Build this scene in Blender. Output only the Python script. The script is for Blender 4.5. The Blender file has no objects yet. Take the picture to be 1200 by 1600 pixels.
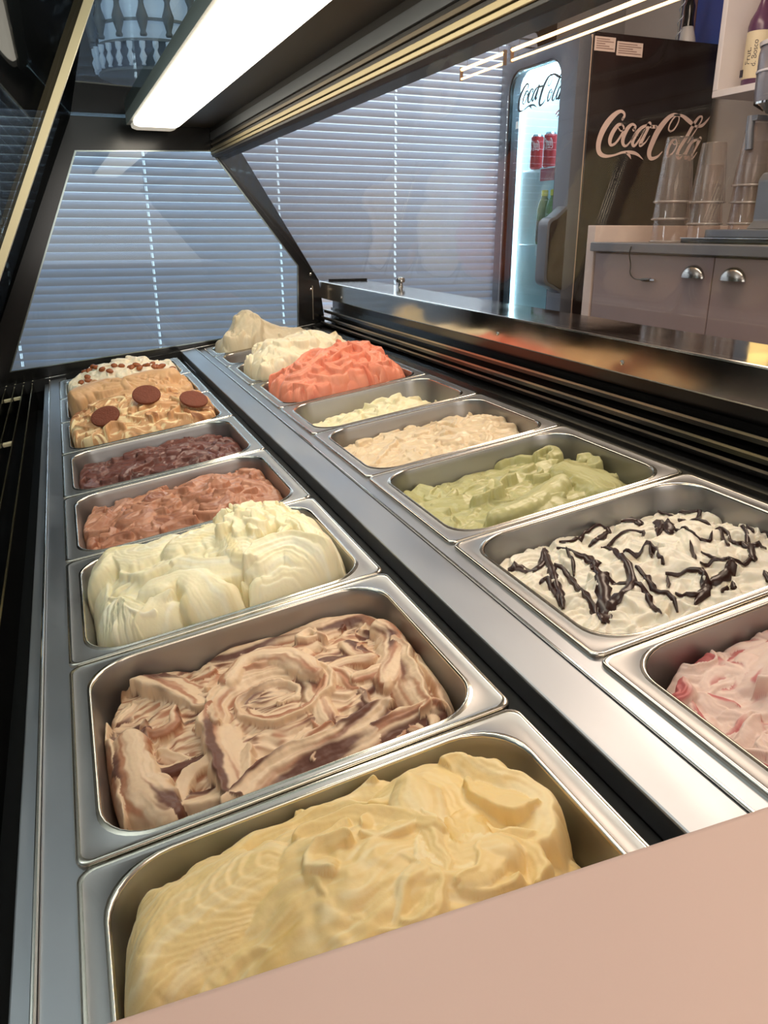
import bpy, bmesh, math, random
import numpy as np
from mathutils import Matrix, Vector

# ------------------------------------------------------------------ camera, light, exposure
SC = bpy.context.scene
COL = SC.collection
CZ = 1.15                                   # height of the lens above the floor
YAW, PITCH, ROLL = 21.5061, 19.5834, 0.0844
cam_data = bpy.data.cameras.new('camera')
cam_data.sensor_width = 36.0
cam_data.sensor_fit = 'AUTO'
cam_data.lens = 1235.35 / 1600.0 * 36.0
cam_data.clip_start = 0.01
cam = bpy.data.objects.new('camera', cam_data)
COL.objects.link(cam)
cam.matrix_world = (Matrix.Translation((0, 0, CZ)) @ Matrix.Rotation(math.radians(-YAW), 4, 'Z')
                    @ Matrix.Rotation(math.radians(90 - PITCH), 4, 'X') @ Matrix.Rotation(math.radians(ROLL), 4, 'Z'))
SC.camera = cam
SC.view_settings.view_transform = 'Standard'
SC.view_settings.look = 'None'
SC.view_settings.gamma = 1.0
SC.view_settings.use_curve_mapping = False
SC.view_settings.exposure = 0.0

world = bpy.data.worlds.new('daylight')
SC.world = world
world.use_nodes = True
world.node_tree.nodes['Background'].inputs['Color'].default_value = (0.80, 0.89, 1.0, 1)
world.node_tree.nodes['Background'].inputs['Strength'].default_value = 2.3


def area(name, loc, target, size, power, color):
    d = bpy.data.lights.new(name, 'AREA')
    d.shape = 'RECTANGLE'
    d.size, d.size_y = size
    d.energy = power
    d.color = color
    o = bpy.data.objects.new(name, d)
    COL.objects.link(o)
    o.location = loc
    v = Vector(target) - Vector(loc)
    o.rotation_euler = v.to_track_quat('-Z', 'Y').to_euler()
    return o


LED_STRENGTH = 7.3
area('staff_ceiling_lamp', (1.5, 1.7, CZ + 1.42), (1.5, 1.7, 0), (0.6, 1.6), 40, (1.0, 0.80, 0.62))
area('shop_ceiling_lamp', (0.2, -0.9, CZ + 1.42), (0.2, -0.9, 0), (1.6, 0.9), 12, (1.0, 0.83, 0.68))
area('window_daylight', (0.9, 4.3, CZ + 0.6), (0.9, 3.0, CZ + 0.1), (3.0, 1.8), 72, (0.88, 0.92, 1.0))
area('added_front_fill', (0.3, -2.5, CZ + 0.35), (0.3, 0, CZ + 0.1), (3.2, 1.5), 52, (1.0, 0.95, 0.88))  # fill added behind the camera to brighten the gelato's front faces
area('added_ceiling_uplight', (-1.3, 1.6, CZ + 0.75), (-1.0, 1.6, CZ + 1.45), (0.5, 2.2), 52, (0.84, 0.93, 1.0))  # added uplight, brightens the ceiling mirrored in the steel

# ------------------------------------------------------------------ helpers
DECK_TILT = 0.15041042732623258
DECK = (Matrix.Translation((0, 0, CZ - 0.4)) @ Matrix.Rotation(-DECK_TILT, 4, 'Y'))


def s2l(c):
    return tuple((x / 12.92 if x <= 0.04045 else ((x + 0.055) / 1.055) ** 2.4) for x in c)


def rgb(r, g, b):
    return s2l((r / 255, g / 255, b / 255)) + (1,)


MATS = {}


def mat(name, color=(128, 128, 128), rough=0.5, metal=0.0, spec=0.5, emit=None, estr=0.0, noise=0.0, nscale=20.0,
        stretch=(1, 1, 1), bump=0.0, bscale=200.0, rvar=0.0, coat=0.0):
    if name in MATS:
        return MATS[name]
    m = bpy.data.materials.new(name)
    m.use_nodes = True
    nt = m.node_tree
    b = nt.nodes['Principled BSDF']
    c = rgb(*color)
    b.inputs['Base Color'].default_value = c
    b.inputs['Roughness'].default_value = rough
    b.inputs['Metallic'].default_value = metal
    b.inputs['Specular IOR Level'].default_value = spec
    b.inputs['Coat Weight'].default_value = coat
    if emit:
        b.inputs['Emission Color'].default_value = rgb(*emit)
        b.inputs['Emission Strength'].default_value = estr
    if noise or bump or rvar:
        tc = nt.nodes.new('ShaderNodeTexCoord')
        mp = nt.nodes.new('ShaderNodeMapping')
        mp.inputs['Scale'].default_value = stretch
        nt.links.new(tc.outputs['Object'], mp.inputs['Vector'])
        n = nt.nodes.new('ShaderNodeTexNoise')
        n.inputs['Scale'].default_value = nscale
        n.inputs['Detail'].default_value = 6
        nt.links.new(mp.outputs['Vector'], n.inputs['Vector'])
        if noise:
            mx = nt.nodes.new('ShaderNodeMix')
            mx.data_type = 'RGBA'
            mx.inputs['A'].default_value = tuple(min(1, x * (1 - noise)) for x in c[:3]) + (1,)
            mx.inputs['B'].default_value = tuple(min(1, x * (1 + noise)) for x in c[:3]) + (1,)
            nt.links.new(n.outputs['Fac'], mx.inputs['Factor'])
            nt.links.new(mx.outputs['Result'], b.inputs['Base Color'])
        if rvar:
            mr = nt.nodes.new('ShaderNodeMapRange')
            mr.inputs['From Min'].default_value = 0.3
            mr.inputs['From Max'].default_value = 0.7
            mr.inputs['To Min'].default_value = max(0.02, rough - rvar)
            mr.inputs['To Max'].default_value = rough + rvar
            nt.links.new(n.outputs['Fac'], mr.inputs['Value'])
            nt.links.new(mr.outputs['Result'], b.inputs['Roughness'])
        if bump:
            n2 = nt.nodes.new('ShaderNodeTexNoise')
            n2.inputs['Scale'].default_value = bscale
            nt.links.new(mp.outputs['Vector'], n2.inputs['Vector'])
            bp = nt.nodes.new('ShaderNodeBump')
            bp.inputs['Strength'].default_value = bump
            bp.inputs['Distance'].default_value = 0.002
            nt.links.new(n2.outputs['Fac'], bp.inputs['Height'])
            nt.links.new(bp.outputs['Normal'], b.inputs['Normal'])
    MATS[name] = m
    return m


def glass_mat(name, tint=(245, 250, 250), refl=1.0, haze=0.0, ior=1.45):
    """thin clear sheet: fresnel reflection over a clear see-through body"""
    if name in MATS:
        return MATS[name]
    m = bpy.data.materials.new(name)
    m.use_nodes = True
    nt = m.node_tree
    nt.nodes.remove(nt.nodes['Principled BSDF'])
    out = nt.nodes['Material Output']
    tr = nt.nodes.new('ShaderNodeBsdfTransparent')
    tr.inputs['Color'].default_value = rgb(*tint)
    gl = nt.nodes.new('ShaderNodeBsdfGlossy')
    gl.inputs['Roughness'].default_value = 0.01
    gl.inputs['Color'].default_value = (refl, refl, refl, 1)
    fr = nt.nodes.new('ShaderNodeFresnel')
    # same reflectance from both sides of the thin sheet
    ge = nt.nodes.new('ShaderNodeNewGeometry')
    im = nt.nodes.new('ShaderNodeMix')
    im.inputs['A'].default_value = ior
    im.inputs['B'].default_value = 1.0 / ior
    nt.links.new(ge.outputs['Backfacing'], im.inputs['Factor'])
    nt.links.new(im.outputs['Result'], fr.inputs['IOR'])
    mx = nt.nodes.new('ShaderNodeMixShader')
    nt.links.new(fr.outputs['Fac'], mx.inputs['Fac'])
    last = tr
    if haze:
        df = nt.nodes.new('ShaderNodeBsdfDiffuse')
        df.inputs['Color'].default_value = rgb(230, 225, 222)
        mh = nt.nodes.new('ShaderNodeMixShader')
        mh.inputs['Fac'].default_value = haze
        nt.links.new(tr.outputs[0], mh.inputs[1])
        nt.links.new(df.outputs[0], mh.inputs[2])
        last = mh
    nt.links.new(last.outputs[0], mx.inputs[1])
    nt.links.new(gl.outputs[0], mx.inputs[2])
    nt.links.new(mx.outputs[0], out.inputs['Surface'])
    MATS[name] = m
    return m


def slat_mat():
    m = bpy.data.materials.new('blind_slat')
    m.use_nodes = True
    nt = m.node_tree
    b = nt.nodes['Principled BSDF']
    b.inputs['Base Color'].default_value = rgb(172, 177, 190)
    b.inputs['Roughness'].default_value = 0.45
    out = nt.nodes['Material Output']
    t = nt.nodes.new('ShaderNodeBsdfTranslucent')
    t.inputs['Color'].default_value = rgb(190, 195, 205)
    mx = nt.nodes.new('ShaderNodeMixShader')
    mx.inputs['Fac'].default_value = 0.08
    nt.links.new(b.outputs[0], mx.inputs[1])
    nt.links.new(t.outputs[0], mx.inputs[2])
    nt.links.new(mx.outputs[0], out.inputs['Surface'])
    return m


def gelato_mat(name, rough=0.42):
    m = bpy.data.materials.new(name)
    m.use_nodes = True
    nt = m.node_tree
    b = nt.nodes['Principled BSDF']
    a = nt.nodes.new('ShaderNodeAttribute')
    a.attribute_name = 'Col'
    nt.links.new(a.outputs['Color'], b.inputs['Base Color'])
    b.inputs['Roughness'].default_value = rough
    b.inputs['Specular IOR Level'].default_value = 0.4
    b.inputs['Subsurface Weight'].default_value = 0.25
    b.inputs['Subsurface Scale'].default_value = 0.006
    b.inputs['Subsurface Radius'].default_value = (1.0, 0.7, 0.4)
    tc = nt.nodes.new('ShaderNodeTexCoord')
    n = nt.nodes.new('ShaderNodeTexNoise')
    n.inputs['Scale'].default_value = 420
    n.inputs['Detail'].default_value = 3
    nt.links.new(tc.outputs['Object'], n.inputs['Vector'])
    bp = nt.nodes.new('ShaderNodeBump')
    bp.inputs['Strength'].default_value = 0.12
    bp.inputs['Distance'].default_value = 0.001
    nt.links.new(n.outputs['Fac'], bp.inputs['Height'])
    nt.links.new(bp.outputs['Normal'], b.inputs['Normal'])
    return m


def link(name, me, m=None, parent=None, M=None):
    o = bpy.data.objects.new(name, me)
    COL.objects.link(o)
    if m is not None and not me.materials:
        me.materials.append(m)
    if parent is not None:
        o.parent = parent
        # children are given world coordinates: undo the parent's transform
        o.matrix_parent_inverse = PW[parent.name].inverted() if parent.name in PW else Matrix()
    if M is not None:
        o.matrix_basis = M
    PW[o.name] = M.copy() if M is not None else Matrix()
    return o


PW = {}


def tag(o, label=None, cat=None, group=None, kind=None):
    if label:
        o['label'] = label
    if cat:
        o['category'] = cat
    if group:
        o['group'] = group
    if kind:
        o['kind'] = kind
    return o


def thing(name, label, cat, loc, group=None):
    o = bpy.data.objects.new(name, None)
    COL.objects.link(o)
    o.empty_display_size = 0.05
    M = Matrix.Translation(loc)
    o.matrix_basis = M
    PW[o.name] = M
    return tag(o, label, cat, group)


def pydata(name, v, f, smooth=False):
    me = bpy.data.meshes.new(name)
    me.from_pydata([tuple(x) for x in v], [], f)
    me.update()
    if smooth:
        me.shade_smooth()
    return me


class MB:
    """collects simple solids into one mesh"""
    def __init__(self):
        self.v, self.f = [], []

    def add(self, v, f):
        k = len(self.v)
        self.v += [tuple(x) for x in v]
        self.f += [tuple(i + k for i in q) for q in f]
        return self

    def box(self, a, b, M=None):
        x0, y0, z0 = a
        x1, y1, z1 = b
        v = [(x0, y0, z0), (x1, y0, z0), (x1, y1, z0), (x0, y1, z0), (x0, y0, z1), (x1, y0, z1), (x1, y1, z1), (x0, y1, z1)]
        if M is not None:
            v = [tuple(M @ Vector(p)) for p in v]
        return self.add(v, [(0, 3, 2, 1), (4, 5, 6, 7), (0, 1, 5, 4), (1, 2, 6, 5), (2, 3, 7, 6), (3, 0, 4, 7)])

    def prism(self, poly, axis, a, b):
        """polygon extruded along an axis; poly holds the two other coordinates in x,y,z order"""
        n = len(poly)
        def p3(p, t):
            return {'x': (t, p[0], p[1]), 'y': (p[0], t, p[1]), 'z': (p[0], p[1], t)}[axis]
        v = [p3(p, a) for p in poly] + [p3(p, b) for p in poly]
        f = [tuple(range(n - 1, -1, -1)), tuple(range(n, 2 * n))] + [(i, (i + 1) % n, n + (i + 1) % n, n + i) for i in range(n)]
        return self.add(v, f)

    def ring(self, outer, inner, axis, a, b):
        """frame between two polygons with the same number of corners"""
        n = len(outer)
        def p3(p, t):
            return {'x': (t, p[0], p[1]), 'y': (p[0], t, p[1]), 'z': (p[0], p[1], t)}[axis]
        v = [p3(p, a) for p in outer] + [p3(p, a) for p in inner] + [p3(p, b) for p in outer] + [p3(p, b) for p in inner]
        f = []
        for i in range(n):
            j = (i + 1) % n
            f += [(i, j, n + j, n + i), (2 * n + i, 3 * n + i, 3 * n + j, 2 * n + j), (i, 2 * n + i, 2 * n + j, j), (n + i, n + j, 3 * n + j, 3 * n + i)]
        return self.add(v, f)

    def lathe(self, prof, c=(0, 0, 0), n=24, M=None):
        v = []
        for r, z in prof:
            for k in range(n):
                a = 2 * math.pi * k / n
                p = Vector((c[0] + r * math.cos(a), c[1] + r * math.sin(a), c[2] + z))
                v.append(tuple(M @ p) if M is not None else tuple(p))
        f = []
        for i in range(len(prof) - 1):
            for k in range(n):
                f.append((i * n + k, i * n + (k + 1) % n, (i + 1) * n + (k + 1) % n, (i + 1) * n + k))
        f.append(tuple(range(n - 1, -1, -1)))
        f.append(tuple((len(prof) - 1) * n + k for k in range(n)))
        return self.add(v, f)

    def tube(self, pts, r, n=8):
        pts = [Vector(p) for p in pts]
        v, f = [], []
        for i, p in enumerate(pts):
            d = (pts[min(i + 1, len(pts) - 1)] - pts[max(i - 1, 0)]).normalized()
            u = d.orthogonal().normalized() if abs(d.z) > 0.9 else d.cross(Vector((0, 0, 1))).normalized()
            w = d.cross(u)
            rr = r[i] if isinstance(r, (list, tuple)) else r
            for k in range(n):
                a = 2 * math.pi * k / n
                v.append(tuple(p + u * rr * math.cos(a) + w * rr * math.sin(a)))
        for i in range(len(pts) - 1):
            for k in range(n):
                f.append((i * n + k, i * n + (k + 1) % n, (i + 1) * n + (k + 1) % n, (i + 1) * n + k))
        f.append(tuple(range(n - 1, -1, -1)))
        f.append(tuple((len(pts) - 1) * n + k for k in range(n)))
        return self.add(v, f)

    def build(self, name, m, parent=None, M=None, bevel=0.0, smooth=False, seg=2):
        me = pydata(name, self.v, self.f)
        bm = bmesh.new()
        bm.from_mesh(me)
        bmesh.ops.recalc_face_normals(bm, faces=bm.faces)
        if bevel:
            bmesh.ops.bevel(bm, geom=list(bm.edges), offset=bevel, segments=seg, profile=0.5, affect='EDGES', clamp_overlap=True)
        bm.to_mesh(me)
        bm.free()
        if smooth:
            me.shade_smooth()
            try:
                me.set_sharp_from_angle(angle=math.radians(40))
            except Exception:
                pass
        return link(name, me, m, parent, M)


def zz(z):
    return z + CZ


def copy_tree(o, M):
    """copy of a thing, its parts and sub-parts; M is the new world matrix of the thing"""
    c = o.copy()
    COL.objects.link(c)
    c.matrix_basis = M
    def rec(src, dst):
        for ch in list(src.children):
            d = ch.copy()
            COL.objects.link(d)
            d.parent = dst
            rec(ch, d)
    rec(o, c)
    return c


def catmull(P, n):
    P = [np.array(p, float) for p in P]
    if len(P) == 2:
        return np.array([P[0] + (P[1] - P[0]) * t for t in np.linspace(0, 1, n)])
    Q = [2 * P[0] - P[1]] + P + [2 * P[-1] - P[-2]]
    m = len(P) - 1
    out = []
    for t in np.linspace(0, m, n):
        i = min(int(t), m - 1)
        u = t - i
        a, b, c, d = Q[i], Q[i + 1], Q[i + 2], Q[i + 3]
        out.append(0.5 * (2 * b + (c - a) * u + (2 * a - 5 * b + 4 * c - d) * u * u + (3 * b - a - 3 * c + d) * u ** 3))
    return np.array(out)


def brush(strokes, per=5):
    """brush strokes (x, y, width) -> flat 2-D polygons for lettering"""
    v, f = [], []
    for st in strokes:
        P = catmull(st, per * (len(st) - 1) + 1)
        n = len(P)
        k = len(v)
        for i in range(n):
            d = P[min(i + 1, n - 1)][:2] - P[max(i - 1, 0)][:2]
            d = d / (np.linalg.norm(d) + 1e-9)
            nn = np.array([-d[1], d[0]]) * max(P[i][2], 0.0004) * 0.5
            v += [tuple(P[i][:2] + nn), tuple(P[i][:2] - nn)]
        f += [(k + 2 * i, k + 2 * i + 1, k + 2 * i + 3, k + 2 * i + 2) for i in range(n - 1)]
        for e in (0, n - 1):
            r = P[e][2] * 0.5
            if r > 0.002:
                c = len(v)
                v += [(P[e][0] + r * math.cos(a), P[e][1] + r * math.sin(a)) for a in np.linspace(0, 2 * math.pi, 13)[:-1]]
                f.append(tuple(range(c, c + 12)))
    return v, f


# ------------------------------------------------------------------ measured data (metres, in each tub's own frame)
STROKES = {
  'vanilla': [
    (((.0175,.2344),(.029,.2705),(.0642,.2672),(.1042,.2495)),0,.028,dict()),
    (((.0342,.1572),(.0663,.1801),(.1185,.1938)),.022,.058,dict(rip=.0016,rf=620,p=2.4)),
    (((.0256,.1456),(.0565,.1476),(.0889,.1496),(.1224,.1593)),.012,.03,dict()),
    (((.124,.1274),(.135,.1747),(.1602,.1962),(.1718,.1746)),.024,.028,dict()),
    (((.1457,.1211),(.1573,.1457),(.1609,.187)),.018,.026,dict(stri=.0014)),
    (((.1029,.2432),(.1381,.2625),(.1735,.2607),(.2082,.2542)),0,.034,dict()),
    (((.1602,.261),(.1822,.2618),(.2014,.2534)),.006,.016,dict()),
    (((.2063,.2246),(.2407,.2369),(.2556,.2062),(.2471,.1627),(.2152,.1387)),.016,.034,dict(p=3)),
    (((.2712,.268),(.2648,.2442),(.2479,.2313)),.004,.01,dict()),
    (((.2245,.2144),(.2146,.1766),(.2163,.1457),(.247,.1368)),.024,.024,dict()),
    (((.2586,.2203),(.2726,.1909),(.2825,.1703),(.2567,.1442)),.012,.032,dict(p=3)),
    (((.2618,.1414),(.2379,.1342),(.209,.1272)),.012,.032,dict()),
    (((.3039,.1765),(.32,.1579),(.2927,.1504)),-.025,.022,dict()),
    (((.3095,.2418),(.3257,.2205),(.3246,.1936)),-.028,.024,dict()),
    (((.1531,.1252),(.1742,.1347),(.1898,.1228)),.02,.024,dict()),
    (((.2649,.2033),(.2724,.1836),(.2888,.1716)),.014,.014,dict()),
    (((.0585,.1373),(.0843,.136),(.1213,.1424)),.016,.02,dict()),
  ],
  'swirl': [
    (((.0614,.1552),(.0483,.1378),(.0504,.1187),(.0654,.1051),(.0861,.1015),(.1043,.1081),(.1133,.1209),(.1112,.1345),(.1003,.1436),(.0861,.1455),(.0745,.1407),(.0695,.1323),(.0716,.1242),(.0785,.1196),(.0861,.1194),(.0911,.1225),(.0921,.1264)),(-.022,-.026,-.032),.014,dict(stri=.0012,p=2)),
    (((.1225,.131),(.127,.1573),(.1489,.1755),(.1783,.1795),(.2035,.1695),(.2156,.1506),(.2116,.1311),(.1951,.1182),(.1739,.1158),(.1566,.1234),(.1491,.1366),(.1526,.1494),(.1638,.157),(.1768,.1576),(.1861,.1524),(.189,.145),(.186,.139),(.1802,.1367)),(-.014,-.018,-.024),.017,dict(stri=.0012,p=2)),
    (((.2705,.1505),(.2532,.1593),(.2339,.1582),(.22,.1489),(.2161,.1357),(.2223,.1241),(.2349,.1182),(.2482,.1194),(.2571,.126),(.2591,.1347),(.2546,.1418),(.2467,.1448),(.2393,.1435),(.2353,.1395),(.2354,.1353),(.2382,.1328)),(-.02,-.024,-.03),.012,dict(stri=.0012,p=2)),
    (((.0722,.2512),(.1106,.2785),(.1527,.2584),(.2082,.2619),(.2532,.2508),(.2931,.2469),(.3157,.1995)),-.026,.018,dict()),
    (((.0295,.2546),(.0587,.2678),(.0957,.2192),(.1161,.1735)),-.022,.02,dict()),
    (((.0173,.2014),(.0187,.1343),(.027,.0605)),-.02,.016,dict()),
    (((.0435,.1509),(.047,.0882),(.0666,.0394)),-.016,.02,dict()),
    (((.119,.0345),(.1176,.0926),(.1198,.1467)),-.014,.018,dict()),
    (((.0727,.0512),(.1064,.0492),(.1311,.0824)),-.02,.018,dict()),
    (((.1158,.0192),(.159,.043),(.2086,.0452),(.254,.063)),-.014,.022,dict()),
    (((.3033,.2065),(.3029,.1666),(.2671,.1062)),-.02,.02,dict()),
    (((.2965,.1597),(.2852,.0977),(.2768,.0548)),-.018,.018,dict()),
    (((.3187,.1335),(.3187,.086),(.3081,.0501)),-.024,.016,dict()),
    (((.1869,.0391),(.236,.0447),(.2883,.0507)),-.02,.018,dict()),
    (((.1403,.1811),(.1668,.2056),(.1996,.1912),(.2153,.146)),-.012,.014,dict()),
  ],
  'cream': [
    (((.0175,.0176),(.025,.0807),(.0399,.157)),.012,.024,dict()),
    (((.0404,.1711),(.0633,.1927),(.0996,.1736),(.1336,.1887)),.034,.034,dict(rip=.0016,rf=480,p=2.3)),
    (((.1366,.1521),(.1703,.1626),(.2061,.1435),(.2013,.0755)),.04,.036,dict(rip=.0022,rf=480,p=2.4)),
    (((.1297,.1119),(.1665,.0759),(.201,.0658)),.034,.02,dict()),
    (((.04,-.0412),(.0495,.034),(.0639,.0849),(.0861,.0478)),.03,.036,dict(stri=.0016)),
    (((.0596,-.0436),(.0825,.011),(.1076,.0393)),.03,.026,dict()),
    (((.0975,.0706),(.1329,.0744),(.1561,.0207),(.1845,-.0203),(.2019,-.0521)),.032,.028,dict(p=3)),
    (((.0993,-.0294),(.1315,-.0095),(.1651,-.0075)),.02,.03,dict()),
    (((.2233,.1283),(.2612,.147),(.2888,.1241),(.2907,.0646)),.044,.03,dict(stri=.002)),
    (((.2125,.0518),(.2453,.0599),(.2712,.031),(.287,-.0058)),.046,.03,dict(stri=.002)),
    (((.2082,.0167),(.2429,.0134),(.2693,.001),(.2893,-.0292)),.036,.03,dict(stri=.002)),
    (((.2169,-.0103),(.251,-.014),(.2883,-.0272)),.026,.026,dict(stri=.002)),
    (((.3049,.0792),(.3088,.0325),(.3004,-.0092)),.024,.022,dict()),
  ],
  'green': [
    (((.0889,.2735),(.1459,.282),(.2108,.2855)),-.026,.02,dict()),
    (((.203,.2783),(.2499,.2705),(.2713,.2352)),-.022,.024,dict()),
    (((.0404,.1565),(.1029,.1355),(.183,.1568),(.2539,.1811)),-.018,.04,dict(p=3)),
    (((.0933,.063),(.1479,.0719),(.2244,.1103)),-.008,.02,dict()),
    (((.1164,.0553),(.1558,.0619),(.1922,.0619)),-.012,.018,dict()),
    (((.2603,.2301),(.2868,.2417),(.2841,.2143),(.2649,.204)),-.012,.01,dict()),
    (((.2981,.1727),(.3106,.1608),(.2958,.1342),(.2833,.1394)),-.014,.01,dict()),
    (((.2609,.1603),(.2639,.0949),(.2574,.0436)),-.014,.034,dict(p=3)),
    (((.3281,.1688),(.3414,.1299),(.3532,.0816)),-.034,.03,dict()),
    (((.1025,.133),(.1299,.1427),(.1621,.1733),(.1796,.1699)),-.01,.014,dict()),
    (((.125,.1399),(.1433,.1527),(.1396,.1327),(.1258,.1279)),-.006,.007,dict()),
    (((.0455,.2555),(.0421,.1786),(.0491,.102)),-.026,.022,dict()),
    (((.0542,.2661),(.0716,.2264),(.0819,.1606)),-.024,.018,dict()),
  ],
}
DRIZZLE = [
  ((.0461,.231,.0041),(.0609,.2236,.0041),(.0768,.2154,.0037),(.0968,.2343,.0034),(.1074,.25,.0024)),
  ((.0968,.2343,.0027),(.081,.1942,.0037),(.0626,.1539,.0043),(.0501,.1258,.0034)),
  ((.0526,.174,.002),(.0618,.174,.002),(.0567,.1518,.0024),(.0498,.132,.0024)),
  ((.1113,.231,.002),(.1194,.2132,.0027),(.1222,.1886,.0037),(.119,.166,.0043),(.11,.1623,.0031)),
  ((.1133,.214,.0014),(.1055,.1902,.0017),(.0908,.1662,.0017)),
  ((.0894,.2023,.002),(.0891,.1777,.0024),(.0828,.1522,.0027),(.0774,.1245,.0027),(.0659,.0917,.0027)),
  ((.1137,.163,.0024),(.1073,.1409,.0051),(.0942,.1186,.0058),(.0754,.0907,.0058),(.0585,.0695,.0051)),
  ((.0763,.09,.0051),(.0972,.0984,.0048),(.1189,.1071,.0044),(.1391,.1375,.0031),(.1478,.1658,.0024),(.1555,.1894,.0024),(.1524,.2034,.0017)),
  ((.1032,.131,.0024),(.1132,.1237,.0024),(.1219,.1111,.0024)),
  ((.1222,.2426,.0017),(.1388,.242,.0024),(.159,.2513,.0024),(.182,.2592,.0017),(.1974,.2558,.0027),(.1926,.242,.0017)),
  ((.1488,.222,.0034),(.1631,.223,.0037),(.1832,.2364,.0031),(.1987,.2503,.002)),
  ((.1614,.2043,.0017),(.1846,.2103,.0017),(.1985,.2059,.0017),(.2059,.1977,.0024),(.1982,.1837,.002)),
  ((.2108,.245,.0027),(.2284,.2398,.0037),(.2253,.2245,.0044)),
  ((.2731,.2546,.0017),(.2853,.2378,.0024),(.2993,.2281,.0031),(.3055,.2182,.0024),(.2812,.1971,.002)),
  ((.2426,.2194,.0043),(.233,.2012,.0043),(.199,.1638,.002)),
  ((.2437,.2012,.0051),(.228,.1804,.0051),(.219,.1676,.0024)),
  ((.2312,.1739,.0017),(.2313,.158,.0017),(.2315,.1426,.002),(.2395,.1328,.0017),(.2536,.1408,.0014)),
  ((.2565,.1995,.0014),(.2669,.1869,.0017),(.2727,.1656,.002),(.2765,.1544,.002),(.2574,.1265,.0017),(.2493,.1107,.0014)),
  ((.28,.1639,.0024),(.2771,.142,.0017),(.2612,.1161,.0024),(.2731,.1144,.0017)),
  ((.3037,.1533,.0017),(.2877,.1259,.002),(.2626,.0934,.0031),(.2528,.0801,.0031)),
  ((.2692,.1174,.0024),(.2707,.1016,.0027),(.2947,.1052,.0024)),
  ((.3097,.1485,.0017),(.3001,.1279,.002)),
  ((.1519,.1627,.0015),(.1605,.1527,.0015),(.1798,.1524,.0015),(.1702,.1246,.0017),(.168,.1162,.0014)),
  ((.1418,.1288,.002),(.14,.1107,.0027),(.1332,.0907,.0024),(.1385,.0751,.0024),(.1294,.0502,.0024)),
  ((.1239,.1097,.002),(.1244,.091,.0024),(.1163,.0734,.0024),(.1103,.0499,.0014)),
  ((.1606,.1053,.0014),(.1703,.0982,.0014),(.1816,.0932,.0017),(.1852,.0779,.0034),(.1738,.0617,.0044),(.1513,.0517,.0024)),
  ((.1441,.0711,.0017),(.1547,.0624,.002),(.1722,.0599,.0024)),
  ((.1849,.0689,.0031),(.2028,.0714,.0044),(.2227,.0792,.0037),(.2245,.0844,.0017)),
  ((.1945,.0935,.0014),(.215,.0915,.0014),(.2358,.0827,.0017),(.2557,.0847,.002)),
  ((.2153,.1151,.0014),(.213,.0963,.0014),(.2226,.0858,.0014)),
  ((.2102,.126,.0014),(.1986,.1036,.0017)),
  ((.2033,.0586,.0024),(.1966,.0484,.002)),
  ((.1825,.0496,.0024),(.1962,.0577,.0024)),
  ((.1608,.1019,.0014),(.1472,.0838,.0014)),
  ((.2451,.0594,.0027),(.2387,.0421,.0031)),
  ((.3205,.1784,.0014),(.3236,.1627,.0014)),
  ((.1798,.1524,.0014),(.1684,.1362,.0014)),
  ((.3171,.1344,.002),(.3154,.1119,.0024),(.2991,.0799,.002)),
  ((.2841,.0914,.002),(.2831,.071,.0027),(.3002,.065,.002)),
  ((.3282,.1176,.0017),(.3238,.0901,.002),(.3395,.0854,.0017)),
]
NUTS = ((.0767,.1663,.06),(.0894,.1348,.06),(.1084,.1218,.06),(.1217,.0762,.06),(.0625,.072,.06),(.0814,.0782,.055),(.0823,.0523,.045),(.1395,.058,.035),(.1545,.0771,.055),(.1722,.0781,.06),(.1919,.0705,.055),(.2309,.0722,.045),(.211,.0772,.035),(.1964,.0682,.035),(.2156,.0559,.03),(.2372,.0663,.025),(.2593,.0585,.05),(.2648,.0581,.04),(.2738,.0639,.025),(.2528,.0556,.025),(.2507,.0759,.035),(.2991,.069,.03),(.1018,.1531,.06))
COOKIES = ((.189,.1177,.06),(.0983,.0729,.035),(.2769,.0731,.03))
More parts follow.
